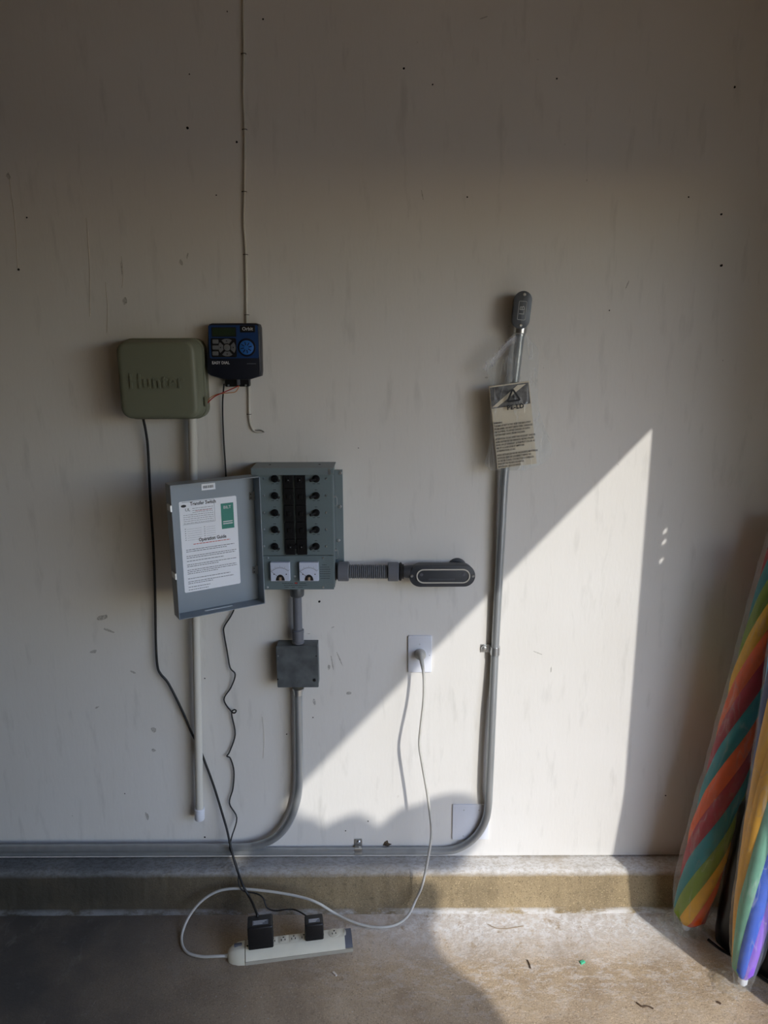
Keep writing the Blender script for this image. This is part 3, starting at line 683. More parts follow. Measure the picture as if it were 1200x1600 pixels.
    for k in range(6): b.box((sx(0.11), sy(0.305 + 0.024 * k) - 0.0002, 0.0005), (sx(0.36), sy(0.305 + 0.024 * k) + 0.0002, 0.0008)); b.box((sx(0.44), sy(0.305 + 0.024 * k) - 0.0002, 0.0005), (sx(0.60), sy(0.305 + 0.024 * k) + 0.0002, 0.0008))
    b.box((sx(0.60), sy(0.25), 0.0005), (sx(0.604), sy(0.01), 0.0008)); b.box((sx(0.05), sy(0.252), 0.0005), (sx(0.604), sy(0.249), 0.0008)); b.box((sx(0.05), sy(0.012), 0.0005), (sx(0.604), sy(0.009), 0.0008))
    for y_, xe in ((0.53, 0.92), (0.55, 0.78), (0.60, 0.95), (0.62, 0.93), (0.655, 0.72), (0.695, 0.95), (0.715, 0.62), (0.755, 0.94), (0.775, 0.95), (0.795, 0.6), (0.85, 0.82), (0.885, 0.88), (0.905, 0.5), (0.945, 0.45), (0.975, 0.42)):
        lines(b, 0.07, xe, y_, 0.0008)
    b.build('sheet_print', M_inkg, door, smooth=False)
    b = MB(Mx); lines(b, 0.2, 0.85, 0.475, 0.0009); lines(b, 0.27, 0.55, 0.115, 0.0005); b.build('red_print', M_inkr, door, smooth=False)
    for (u, v) in ((277, 801), (280, 905)):
        p = Mi @ HIT(u, v, org - dr * 0 + nrm * 0.03, dr); b = MB(Mx); b.box((-0.003, p.y - 0.008, DD - 0.03), (0.0005, p.y + 0.008, DD + 0.001)); b.build('catch_tab', M_zinc, door, smooth=False)
    b = MB(Mx); b.box((0.075, 0.0015, 0.012), (0.150, 0.0022, 0.018)); b.build('drain_slot', M_zinc, door, smooth=False)
    for v in (774.5, 890):
        z = W(396, v, .085).z; b = MB()
        b.cyl((h0.x - 0.001, h0.y - 0.004, z - 0.012), (h0.x - 0.001, h0.y - 0.004, z + 0.012), 0.003, n=10)
        b.box((h0.x - 0.014, h0.y - 0.008, z - 0.010), (h0.x + 0.002, h0.y - 0.006, z + 0.010)); hg = b.build('hinge', M_zinc, t, smooth=False)
        for k in (-1, 1):
            b = MB(Matrix.Translation((h0.x - 0.008, h0.y - 0.0082, z + 0.005 * k)) @ FW); b.slab(circ(0, 0, 0.0015, 8), -0.001, 0.0005); b.build('hinge_rivet', M_dark, hg)
    return x0, x1, y0
px0, px1, py0 = transfer_switch()

# ------------------------------------------------------------------ grey flexible conduit to the right of the panel
d = 0.045
t = thing('flexible_conduit', W(575, 905, d), 'short ribbed grey conduit between the switch panel and the dark conduit body', 'conduit')
A, B = W(546, 893, d), W(608, 893.5, d); e = (B - A).normalized()
b = MB(); n = 20; prof = []; Ln = (B - A).length
for k in range(n):
    a0 = Ln * k / n; st = Ln / n
    prof += [(a0, 0.0170), (a0 + st * 0.25, 0.0200), (a0 + st * 0.65, 0.0200), (a0 + st * 0.9, 0.0170)]
b.lathe(A, e, prof, 24); b.build('ribbed_tube', M_pvcg, t, angle=60)
def hexnut(p, e, r, ln, m, name, parent, n=8, r2=None):
    MB().lathe(p, e, [(0, r * 0.93), (0.002, r), (ln - 0.002, r2 or r), (ln, (r2 or r) * 0.93)], n * 2).build(name, m, parent, angle=30)
hexnut(W(528, 892.5, d), e, 0.0275, 0.031, M_pvcg, 'connector_nut', t)
hexnut(W(606, 893, d), e, 0.0268, 0.030, M_pvcg, 'connector_nut', t)
MB().lathe(Vector((px1 + 0.001, -d, W(525, 893, d).z)), e, [(0, 0.025), (0.004, 0.025), (0.004, 0.022), (0.009, 0.022)], 20).build('threaded_collar', M_black, t)
MB().lathe(W(623, 893, d), e, [(0, 0.022), (0.003, 0.026), (0.007, 0.026), (0.009, 0.021), (0.014, 0.021)], 20).build('lock_ring', M_black, t)

# ------------------------------------------------------------------ dark conduit body
d = 0.062
x0, y0 = L(639.5, 917.3, d); x1, y1 = L(743, 883.3, d)
t = thing('conduit_body', ((x0 + x1) / 2, 0, y0), 'dark grey oblong conduit body with a cream-rimmed cover lying level beside the panel', 'conduit body')
o = rr(x0 + 0.003, y0 + 0.002, x1 - 0.003, y1 - 0.002, 0.03, 8)
b = MB(FW); b.rings([[(x, y, z) for x, y in inset(o, i)] for z, i in ((0.004, 0.010), (0.012, 0.004), (0.03, 0.0), (d - 0.008, 0.0))]); b.build('body', M_lbd, t, angle=60)
b = MB(FW); b.slab(rr(x0, y0, x1, y1, 0.03, 8), d - 0.008, d, 0.0015, 2); cv = b.build('cover', M_lbd, t)
rx0, ry0 = L(650.5, 911.3, d); rx1, ry1 = L(735, 888.8, d)
b = MB(FW); b.ring(rr(rx0, ry0, rx1, ry1, 0.022, 8), 0.0032, d - 0.001, d + 0.0025); b.build('cream_rim', M_rim, cv)
for u in (643.6, 739): x, y = L(u, 900, d); b = MB(FW); b.screw(x, y, d, 0.0042, 0.003); b.build('screw', M_zinc, cv)
for u in (658.5, 724.5): x, y = L(u, 898, d); b = MB(FW); b.slab(circ(x, y, 0.0045, 14), d - 0.001, d + 0.001, 0.0004, 1); b.build('moulded_disc', M_greyp, cv)
b = MB(FW); x, y = L(670, 905.5, d); xe = L(711, 905, d)[0]
while x < xe:
    ww = random.uniform(0.0018, 0.0034); b.box((x, y - 0.0022, d - 0.0005), (x + ww * 0.5, y + 0.0022, d + 0.0004)); b.box((x, y + 0.0014, d - 0.0005), (x + ww, y + 0.0022, d + 0.0004)); x += ww + 0.0014
b.build('moulded_lettering', M_inkg, cv, smooth=False)
b = MB(); b.cyl(W(629, 893, 0.045), W(652, 893.5, 0.042), 0.0165, 0.0205, n=20); b.build('hub', M_lbd, t)
p = W(714, 886, 0.0); b = MB(FW); b.slab(circ(p.x, p.z, 0.027, 24), 0.0, 0.008, 0.003, 2); b.build('wall_collar', M_lbd, t)

# ------------------------------------------------------------------ grey pvc nipple from panel to junction box
d = 0.032
t = thing('short_conduit', W(466, 1006, d), 'short dark grey plastic conduit between switch panel and junction box', 'conduit')
T_, B_ = Vector((W(464, 925, d).x, -d, py0 + 0.006)), W(466, 1004.5, d); e = (B_ - T_).normalized(); Ln = (B_ - T_).length
MB().lathe(W(464, 917, d), e, [(0, 0.0195), (0.004, 0.0205), (0.024, 0.0195), (0.027, 0.0175), (0.029, 0.0135)], 20).build('top_bushing', M_lbg, t)
MB().cyl(T_ + e * 0.012, B_ - e * 0.01, 0.0128, n=20).build('tube', M_pvcg, t)
MB().lathe(B_ - e * 0.042, e, [(0, 0.0135), (0.002, 0.0172), (0.010, 0.0172), (0.012, 0.0165), (0.034, 0.0158), (0.036, 0.0175), (0.041, 0.0175)], 16).build('coupling', M_pvcg, t, angle=25)

# ------------------------------------------------------------------ junction box
d = 0.048
x0, y1 = L(431, 1009.5, d); x1, y0 = L(498, 1074, d)
t = thing('junction_box', ((x0 + x1) / 2, 0, y0), 'square weathered grey junction box below the switch panel', 'junction box')
b = MB(FW); b.box((x0 + 0.0015, y0 + 0.0015, 0.0), (x1 - 0.0015, y1 - 0.0015, d - 0.003), 0.001); b.build('box', M_jbox, t, smooth=False)
b = MB(FW); b.slab(rr(x0, y0, x1, y1, 0.003, 3), d - 0.003, d, 0.0006, 1); cv = b.build('cover', M_jbox, t)
for (u, v, m, r) in ((434.5, 1025, M_zinc, 0.0022), (494, 1025, M_dark, 0.0018), (434, 1061.5, M_dark, 0.0022)):
    x, y = L(u, v, d); b = MB(FW); b.slab(circ(x, y, r, 10), d - 0.001, d + 0.0006); b.build('screw_hole', m, cv)
x, y = L(491.5, 1062.5, d); b = MB(FW); b.screw(x, y, d, 0.0046, 0.004); b.build('screw', M_black, cv)

# ------------------------------------------------------------------ steel conduits
def emt(name, label, pts, r=0.0117):
    p = smooth_path(pts, 8); t = thing(name, (p[0].x, 0, p[0].z), label, 'conduit'); MB().tube(p, r, 18, 0).build('tube', M_steel, t, angle=60); return t
d = 0.026
bend = [W(u, v, d) for u, v in ((466, 1078), (466.5, 1130), (467.5, 1200), (467, 1225), (464, 1250), (455, 1277), (441, 1299), (423, 1313), (400, 1321), (370, 1324))]
zl = W(370, 1324, d).z
bend += [Vector((x, -d, zl)) for x in (-0.8, -1.4, -2.2)]
t = emt('steel_conduit', 'galvanised steel conduit bending left from below the junction box', bend)
e = (bend[1] - bend[0]).normalized()
MB().lathe(bend[0] - e * 0.006, e, [(0, 0.0165), (0.005, 0.0165), (0.006, 0.0138), (0.020, 0.0138), (0.021, 0.012)], 16).build('connector', M_zinc, t, angle=25)
zr = zl - 0.0245
pts = [W(813.5, 512, 0.034), W(810, 545, 0.034), W(798, 650, 0.032), W(788.5, 740, 0.028), W(782.5, 850, 0.024), W(773.5, 1016, 0.018), W(769, 1120, 0.028), W(764.5, 1225, 0.030), W(762.5, 1262, 0.022), W(757, 1285, 0.020), W(744, 1306, 0.018), W(725, 1321, 0.016), W(700, 1329, 0.0145)]
pts[-1].z = zr + 0.001
pts += [Vector((x, -0.0135, zr)) for x in (0.10, 0.0, -0.08, -0.4, -0.9, -1.4, -2.2)]
t2 = emt('steel_conduit', 'long galvanised steel conduit from the bagged fitting down and along the wall foot', pts)
# straps
p = W(773.5, 1016, 0.016)
b = MB(); zz = p.z
o = []
for k in range(9):
    a = R(-10 + 200 * k / 8); o.append((p.x + 0.0142 * math.cos(a), -0.018 - 0.0142 * math.sin(a)))
o = [(p.x + 0.0142, 0.0)] + o + [(p.x - 0.0142, -0.002), (p.x - 0.040, -0.002), (p.x - 0.040, 0.0)]
outl = o
b.slab(outl, zz - 0.012, zz + 0.012); sp_ = b.build('strap', M_zinc, t2, angle=30)
b = MB(FW); b.lathe((p.x - 0.030, p.z + 0.002, 0.0), (0, 0, 1), [(0, 0.0095), (0.004, 0.0095), (0.006, 0.0075), (0.009, 0.007), (0.010, 0.004)], 12); b.build('strap_screw', M_zinc, sp_)
xs = W(560, 1330, 0.02).x
b = MB(); o = [(0.0, zr - 0.0135)] + [(-0.0135 - 0.0132 * math.cos(R(a)), zr + 0.0132 * math.sin(R(a))) for a in range(-90, 91, 22)] + [(-0.004, zr + 0.0132), (-0.003, zr + 0.034), (0.0, zr + 0.034)]
b.M = Matrix(((0, 0, 1, 0), (1, 0, 0, 0), (0, 1, 0, 0), (0, 0, 0, 1))); b.slab(o, xs - 0.011, xs + 0.011); sp_ = b.build('strap', M_zinc, t2, angle=30)
b = MB(FW); b.screw(xs, zr + 0.024, 0.003, 0.006, 0.004); b.build('strap_screw', M_zinc, sp_)

# ------------------------------------------------------------------ small conduit body at the top of the long conduit
d = 0.058
top, bot = W(818.5, 463.5, d), W(813.5, 505, d)
up = (top - bot); up.y = 0; upn = up.normalized(); cxy = (top + bot) / 2
Mx = frame(cxy + Vector((0, d, 0)), (upn.z, 0, -upn.x), (upn.x, 0, upn.z))
hl = 0.047; hw_ = 0.0225
t = thing('conduit_body', (cxy.x, 0, cxy.z - hl), 'small upright grey conduit body at the top of the long conduit', 'conduit body')
o = rr(-hw_ + 0.002, -hl + 0.002, hw_ - 0.002, hl - 0.002, hw_, 8)
b = MB(Mx); b.rings([[(x, y, z) for x, y in inset(o, i)] for z, i in ((0.012, 0.006), (0.02, 0.001), (d - 0.006, 0.0))]); b.build('body', M_lbg, t, angle=60)
b = MB(Mx); b.slab(rr(-hw_, -hl, hw_, hl, hw_, 8), d - 0.006, d, 0.0015, 2); cv = b.build('cover', M_lbg, t)
b = MB(Mx); b.ring(rr(-0.0105, -0.025, 0.0105, 0.022, 0.003, 3), 0.0012, d - 0.0005, d + 0.0009); b.build('moulded_frame', M_steel, cv)
b = MB(Mx @ Matrix.Rotation(R(90), 4, 'Z')); b.text('LB', -0.001, 0, 0.018, d + 0.0006, 0.0006, sx=1.2); b.build('moulded_lettering', M_steel, cv, smooth=False)
for s_ in (-1, 1): b = MB(Mx); b.screw(0.001, s_ * 0.038, d, 0.0042, 0.003); b.build('screw', M_zinc, cv)
b = MB(Mx); b.cyl((0, 0.024, 0.0), (0, 0.024, 0.02), 0.017, n=18); b.build('wall_hub', M_lbg, t)
MB().lathe(W(813.8, 508, 0.036), (W(811.5, 530, 0.034) - W(813.8, 508, 0.036)), [(-0.012, 0.0145), (0, 0.0155), (0.006, 0.0168), (0.020, 0.0168), (0.022, 0.0145), (0.027, 0.0145), (0.028, 0.012)], 16).build('compression_nut', M_zinc, t, angle=25)

# ------------------------------------------------------------------ folded manual in a clear plastic bag
def manual_and_bag():
    d = 0.062
    TL, TR, BR, BL = [W(u, v, d) for u, v in ((768.5, 602), (827, 597), (839.5, 722), (772, 734))]
    ctr = (TL + TR + BR + BL) / 4
    upv = ((TL + TR) - (BL + BR)).normalized(); upv.y = 0; rt = ((TR + BR) - (TL + BL)); rt.y = 0; rt.normalize()
    upv = Vector((-rt.z, 0, rt.x)) if True else upv
    w_ = ((TR + BR) - (TL + BL)).length / 2; h_ = ((TL + TR) - (BL + BR)).length / 2
    Mx = frame(ctr + Vector((0, d, 0)), rt, upv)
    t = thing('folded_manual', (ctr.x, -0.055, ctr.z - h_ / 2), 'folded cream paper manual inside the clear plastic bag', 'manual')
    for k in range(7):
        z = 0.049 + 0.0019 * k; dy = random.uniform(-0.003, 0.003); tp = h_ / 2 if k < 6 else h_ / 2 - 0.001
        b = MB(Mx); b.box((-w_ / 2 + random.uniform(0, .003), -h_ / 2 + dy + 0.0015 * (6 - k) * 0.3, z), (w_ / 2 - random.uniform(0, .002), tp, z + 0.0016)); b.build('page', M_manual, t, smooth=False)
    b = MB(Mx); b.box((-w_ / 2 + 0.002, h_ / 2 - 0.058, 0.0620), (w_ / 2 - 0.003, h_ / 2 - 0.003, 0.0623)); b.build('cover_photo', M_photo, t, smooth=False)
    b = MB(Mx); b.add([(-w_ / 2 + 0.003, h_ / 2 - 0.055, 0.0626), (-w_ / 2 + 0.018, h_ / 2 - 0.055, 0.0626), (w_ / 2 - 0.010, h_ / 2 - 0.006, 0.0626), (w_ / 2 - 0.032, h_ / 2 - 0.006, 0.0626)], [(0, 1, 2, 3)]); b.build('cover_photo_strip', M_manual, t, smooth=False)
    # ---- bag
    rows = ((521, 803, 822), (530, 795, 829), (545, 783, 841), (560, 771, 842), (575, 761, 841), (590, 764, 840), (615, 765, 840), (640, 766, 842), (665, 766, 850), (685, 765, 858), (703, 763, 863), (716, 759, 859), (726, 757, 846), (735, 766, 820))
    def edge(v):
        for a, c_ in zip(rows, rows[1:]):
            if a[0] <= v <= c_[0]:
                f_ = (v - a[0]) / (c_[0] - a[0]); return a[1] + f_ * (c_[1] - a[1]), a[2] + f_ * (c_[2] - a[2])
        return rows[-1][1:]
    NR, NC = 54, 22
    tb = thing('plastic_bag', (ctr.x, -0.05, W(800, 735, d).z), 'clear printed plastic bag hanging on the long steel conduit', 'bag')
    def sheet(front):
        vs = []; fs = []
        for i in range(NR + 1):
            v = 521 + 214 * i / NR; l_, r_ = edge(v)
            for j in range(NC + 1):
                f_ = j / NC; u = l_ + (r_ - l_) * f_
                bul = math.sin(math.pi * f_) ** 0.45; vt = min(1.0, (v - 521) / 60.0)
                n_ = noise.noise(Vector((u * 0.09, v * 0.055, 3 if front else 8))) + 0.5 * noise.noise(Vector((u * 0.22 + v * 0.1, v * 0.14, 1)))
                if front: dd = 0.0575 + 0.012 * bul * vt + 0.005 * n_ * (0.35 if v > 600 and 770 < u < 836 else 1.0) * (bul > 0.05)
                else: dd = 0.0555 - 0.0085 * bul * vt + 0.0015 * n_ * (bul > 0.05)
                if front and v > 598 and 766 < u < 842: dd = max(dd, 0.0660)
                if v < 540: dd = max(dd, 0.0505 if not front else 0.054)
                vs.append(tuple(W(u, v, dd)))
        for i in range(NR):
            for j in range(NC): fs.append((i * (NC + 1) + j, i * (NC + 1) + j + 1, (i + 1) * (NC + 1) + j + 1, (i + 1) * (NC + 1) + j))
        m = MB(); m.add(vs, fs); return m
    sheet(True).build('front_film', M_film, tb, angle=80); sheet(False).build('back_film', M_film, tb, angle=80)
    # sealed lip sticking out to the left
    b = MB(); vs = []
    strip = [((804, 521), (809, 531)), ((790, 533), (797, 541)), ((777, 546), (785, 555)), ((765, 560), (773, 569)), ((751, 574), (760, 581))]
    for k, (a, c_) in enumerate(strip):
        for f_ in (0, 0.25, 0.5, 0.75, 1):
            u = a[0] + (c_[0] - a[0]) * f_; v = a[1] + (c_[1] - a[1]) * f_; vs.append(tuple(W(u, v, 0.060 + 0.004 * math.sin(k * 1.3) + 0.003 * math.sin(f_ * 6.3))))
    b.add(vs, [(i * 5 + j, i * 5 + j + 1, i * 5 + j + 6, i * 5 + j + 5) for i in range(4) for j in range(4)]); b.build('zip_lip', plastic_film('zip_lip_film', 0.30, (238, 236, 246), 0.2), tb)
    # printing on the bag
    Z = 0.0722
    b = MB(Mx)
    def lin_(txt, y): b.text(txt, -w_ / 2 + 0.002, y, 0.0066, Z, 0.0001, 'LEFT', sx=0.68, bold=0.00016)
    y = h_ / 2 - 0.096
    blocks = (('WARNING:', 'THIS BAG IS NOT A TOY. KEEP THIS BAG AWAY', 'FROM BABIES. DO NOT USE IN CRIBS, CARRIAGES', 'OR PLAYPENS. TO AVOID DANGER OF SUFFO-', 'CATION KEEP AWAY FROM CHILDREN'),
              ('ATTENTION: CE SAC N\'EST PAS UN JOUET. GARDER', 'HORS DE PORTEE DES ENFANTS. NE PAS UTILISER', 'DANS UN LIT D\'ENFANT. LE FILM PEUT COLLER AU', 'NEZ ET A LA BOUCHE ET EMPECHER', 'LA RESPIRATION. LE SAC'),
              ('AVISO: ESTA BOLSA NO ES UN JUGUETE. MANTENGA', 'LA BOLSA LEJOS DE LOS BEBES Y NINOS. NO', 'LA USE EN CUNAS, COCHECITOS O CORRALES', 'PARA EVITAR PELIGRO DE ASFIXIA', 'MANTENGA LEJOS DE NINOS'))
    for bl in blocks:
        for ln in bl: lin_(ln, y); y -= 0.0079
        y -= 0.0030
    b.build('warning_lettering', M_ink, tb, smooth=False)
    b = MB(Mx); cx, cy = 0.006, h_ / 2 - 0.033
    tri = [(cx + 0.021 * math.cos(R(a)), cy + 0.019 * math.sin(R(a))) for a in (210, 225, 315, 330, 82, 98)]
    b.ring(tri, 0.0048, Z - 0.0001, Z + 0.0001); b.text('4', cx, cy - 0.001, 0.012, Z, 0.0001, bold=0.0005); b.text('PE-LD', cx + 0.003, h_ / 2 - 0.0605, 0.0158, Z, 0.0001, sp=1.12, bold=0.0007); b.build('recycling_mark', M_ink, tb, smooth=False)
manual_and_bag()

# ------------------------------------------------------------------ wall outlet and blank plate
d = 0.006
x0, y0 = L(637.5, 1051, d); x1, y1 = L(675, 993.5, d)
t = thing('wall_outlet', ((x0 + x1) / 2, 0, y0), 'white wall outlet plate with the grey cord plugged in', 'outlet')
b = MB(FW); b.slab(rr(x0, y0, x1, y1, 0.003, 3), 0, d, 0.002, 2); pl = b.build('cover_plate', M_white, t)
x, y = L(657, 1022, d); b = MB(FW); b.slab(circ(x, y, 0.0178, 24), d - 0.002, d + 0.002, 0.0006, 1); b.build('receptacle', M_white, t)
xx, yy = L(656, 1006.5, d); b = MB(FW); b.screw(xx, yy, d, 0.0022, 0.001); b.build('screw', M_zinc, pl)
xx, yy = L(671, 1024, d); b = MB(FW); b.slab(circ(xx, yy, 0.0012, 8), d - 0.001, d + 0.0004); b.build('paint_speck', M_inkg, pl)
PLUG = W(657, 1022, 0.010)
d = 0.005
x0, y0 = L(706.5, 1312, d); x1, y1 = L(765, 1257.5, d)
t = thing('blank_plate', ((x0 + x1) / 2, 0, y0), 'white square blank cover plate behind the bend of the long conduit', 'cover plate')
b = MB(FW); b.slab(rr(x0, y0, x1, y1, 0.003, 3), 0, d, 0.0015, 2); b.build('plate', M_white, t)
for (u, v) in ((725, 1266), (748.5, 1266), (724, 1306)):
    xx, yy = L(u, v, d); b = MB(FW); b.screw(xx, yy, d, 0.0022, 0.0012); b.build('screw', M_zinc, t)

# ------------------------------------------------------------------ power strip on the floor
A, B = FL(383, 1509), FL(552, 1487)
ex = (B - A).normalized(); ey = Vector((-ex.y, ex.x, 0)); Ls = (B - A).length
SM = Matrix(((ex.x, ey.x, 0, A.x), (ex.y, ey.y, 0, A.y), (0, 0, 1, 0), (0, 0, 0, 1)))
WS = 0.058; HS = 0.036
strip = thing('power_strip', tuple(A), 'cream power strip on the floor with its grey-white cord looped to the wall outlet', 'power strip')
def yz(o, x0, x1, m, name, parent, bev=0):
    b = MB(SM @ Matrix(((0, 0, 1, 0), (1, 0, 0, 0), (0, 1, 0, 0), (0, 0, 0, 1)))); b.slab(o, x0, x1, bev, 2); return b.build(name, m, parent, angle=40)
yz([(0, 0), (WS, 0), (WS, 0.011), (0, 0.011)], 0.001, Ls, M_creamd, 'base', strip)
body = yz([(0.001, 0.0112), (WS - 0.001, 0.0112), (WS - 0.003, HS - 0.003), (WS - 0.006, HS), (0.024, HS), (0.019, HS - 0.002), (0.004, 0.019)], 0.002, Ls - 0.022, M_cream, 'body', strip)
yz([(0.004, 0.0112), (WS - 0.002, 0.0112), (WS - 0.005, HS - 0.004), (0.026, HS - 0.004), (0.008, 0.018)], Ls - 0.0215, Ls - 0.001, M_greyp, 'end_cap', strip)
MB(SM @ Matrix.Translation((Ls - 0.022, 0.040, HS - 0.012))).lathe((0, 0, 0), (1, 0, 0), [(0, 0.015), (0.004, 0.014), (0.006, 0.008)], 16).build('end_boss', M_creamd, strip)
# tapered nose with the switch
nose = []
for x, s_, h in ((0.0, 1.0, 1.0), (-0.018, 0.93, 0.98), (-0.034, 0.72, 0.88), (-0.044, 0.48, 0.74), (-0.048, 0.30, 0.62)):
    cy_ = WS * 0.52; rg = []
    for (y, z) in ((0.001, 0), (WS - 0.001, 0), (WS - 0.001, 0.012), (WS - 0.003, HS - 0.003), (WS - 0.006, HS), (0.024, HS), (0.019, HS - 0.002), (0.003, 0.016)):
        rg.append((x, cy_ + (y - cy_) * s_, z * h))
    nose.append(rg)
b = MB(SM); b.rings(nose); b.build('nose', M_cream, strip, angle=40)
b = MB(SM); b.box((-0.030, 0.034, HS - 0.004), (-0.008, 0.044, HS + 0.003), 0.002); b.build('rocker_switch', M_greyp, strip)
b = MB(SM); b.cyl((0.007, 0.030, HS - 0.002), (0.007, 0.030, HS + 0.0008), 0.0022, n=10); b.build('indicator_lamp', M_dark, strip)
def socket(x, r=0.0, name='socket'):
    b = MB(SM)
    if r: b.lathe((x, 0.038, HS - 0.001), (0, 0, 1), [(0, r), (0.0016, r), (0.002, r - 0.001)], 20)
    else: b.box((x - 0.0115, 0.0265, HS - 0.001), (x + 0.0115, 0.0505, HS + 0.0008), 0.0004)
    so = b.build(name, M_cream, strip, angle=30)
    for (dx, dy, w2, h2) in ((-0.005, -0.0025, 0.0011, 0.0034), (0.005, -0.0025, 0.0011, 0.003), (0.0008, 0.0065, 0.0022, 0.0018)):
        b = MB(SM); zt = HS + (0.0014 if r else 0.001); b.box((x + dx - w2, 0.038 + dy - h2, HS - 0.001), (x + dx + w2, 0.038 + dy + h2, zt)); b.build('slot', M_dark, so)
def sx_of(u, v): p = SM.inverted() @ FL(u, v, HS); return p.x
xs1, xs2, xl = sx_of(442.5, 1468), sx_of(458.5, 1465), sx_of(522, 1459)
step = xs2 - xs1
for x in (xs1 - 2 * step, xs1 - step, xs1, xs2, xs2 + step, xs2 + 2 * step): socket(x)
socket(xl, 0.0165)
# plug at the wall outlet
b = MB(FW); x, y, z = PLUG.x, PLUG.z, 0.008
b.lathe((x, y, z), (0, 0, 1), [(0, 0.0155), (0.010, 0.0160), (0.014, 0.0145), (0.020, 0.0105), (0.024, 0.0085)], 20); plug = b.build('plug', M_cordw, strip)
b = MB(); b.tube([W(657, 1022, 0.028), W(657.5, 1025, 0.040), W(659, 1034, 0.052), W(661, 1046, 0.058)], 0.007, 12, 5, rfun=lambda s_: 0.0085 - 0.004 * s_); b.build('strain_relief', M_cordw, plug)
cp = [W(660.5, 1043, 0.057), W(662.5, 1062, 0.064), W(662, 1095, 0.075), (W(657, 1140, 0.088)), W(655.5, 1165, 0.092), W(660, 1195, 0.095), W(667, 1235, 0.098), W(672.5, 1275, 0.102), W(674, 1305, 0.106), W(669, 1340, 0.112), W(660, 1382, 0.120)]
cp += [FL(650, 1405, 0.055), FL(638, 1430, 0.022), FL(620, 1444, 0.006), FL(600, 1448.5, 0.0045), FL(575, 1447, 0.0045), FL(548, 1439, 0.010), FL(522, 1426, 0.022), W(497, 1411, 0.132), W(470, 1401.5, 0.120), W(430, 1394, 0.108), W(390, 1389.5, 0.098), W(362, 1388.5, 0.095), W(338, 1393.5, 0.100), W(315, 1408, 0.115), W(296, 1431, 0.140), FL(285, 1457, 0.009), FL(284.5, 1476, 0.005), FL(294, 1489, 0.0045), FL(315, 1494.5, 0.006), FL(340, 1494, 0.012)]
end = SM @ Vector((-0.046, WS * 0.52, 0.011)); cp.append(end)
MB().tube(cp, 0.0040, 10, 6).build('cord', M_cordw, strip, angle=80)
MB().tube([end + Vector((-0.014, 0.0005, 0)), end + Vector((0.004, 0, 0))], 0.006, 12, 0, rfun=lambda s_: 0.0048 + 0.0022 * s_).build('strain_relief', M_creamd, strip)

# ------------------------------------------------------------------ power adapters with their cords
def adapter(x, wd, dp, hg, label, yoff, cordpts, r, sticker, group):
    o = SM @ Vector((x, 0.038, HS))
    t = thing('power_adapter', tuple(o), label, 'adapter', group)
    b = MB(SM); b.slab(rr(x - wd / 2, yoff, x + wd / 2, yoff + dp, 0.005, 3), HS + 0.002, HS + hg, 0.005, 3); hs = b.build('housing', M_black, t)
    b = MB(SM); b.slab(rr(x - wd / 2 - 0.0004, yoff - 0.0004, x + wd / 2 + 0.0004, yoff + dp + 0.0004, 0.005, 3), HS + 0.012, HS + 0.0145); b.build('housing_seam', M_rubber, t)
    b = MB(SM); b.box((x - wd * 0.30, yoff - 0.0006 if sticker == 'front' else yoff + dp * 0.2, HS + hg - 0.014 if sticker == 'front' else HS + hg - 0.0006), (x + wd * 0.32, yoff + 0.0005 if sticker == 'front' else yoff + dp * 0.55, HS + hg - 0.006 if sticker == 'front' else HS + hg + 0.0003)); lb = b.build('rating_label', M_inkg, t, smooth=False)
    b = MB(SM)
    for k in range(3):
        yy = yoff + dp * (0.27 + 0.1 * k); b.box((x - wd * 0.26, yy, HS + hg + 0.0002), (x + wd * (0.1 + 0.08 * k), yy + 0.0012, HS + hg + 0.0006))
    b.build('label_print', M_print, lb, smooth=False)
    for dx in (-0.005, 0.005):
        b = MB(SM); b.box((x + dx - 0.0008, 0.0345, HS - 0.008), (x + dx + 0.0008, 0.038, HS + 0.003)); b.build('prong', M_zinc, t)
    MB().tube(cordpts, r, 8, 5).build('cord', M_rubber, t, angle=80)
    return o
xa = sx_of(408, 1474); xb = sx_of(491, 1460)
dA, dB = 0.012, 0.012
pa = SM @ Vector((xa - 0.006, 0.060, HS + 0.055))
cordA = [W(224, 655, 0.030), W(228, 675, 0.022), W(231.5, 705, 0.013), W(235, 780, dA), W(240, 860, dA), W(242.5, 930, dA), W(243.5, 1000, dA), W(246, 1040, dA), W(251, 1053, dA), W(262, 1066, dA), W(276, 1092, dA), W(290, 1122, dA), W(300, 1146, 0.010), W(310, 1165, 0.009), W(320, 1190, dA), W(334, 1228, 0.014), W(347, 1270, 0.022), W(355, 1298, 0.040), W(362, 1330, 0.055), W(370, 1357, 0.075), W(380, 1384, 0.105), W(392, 1406, 0.125)]
cordA.append(SM @ Vector((xa - 0.010, 0.066, HS + 0.075))); cordA.append(SM @ Vector((xa - 0.006, 0.056, HS + 0.064)))
adapter(xa, 0.070, 0.050, 0.072, 'large black power adapter plugged into the left half of the power strip', 0.012, cordA, 0.0036, 'top', 'adapters on the power strip')
dW = 0.007
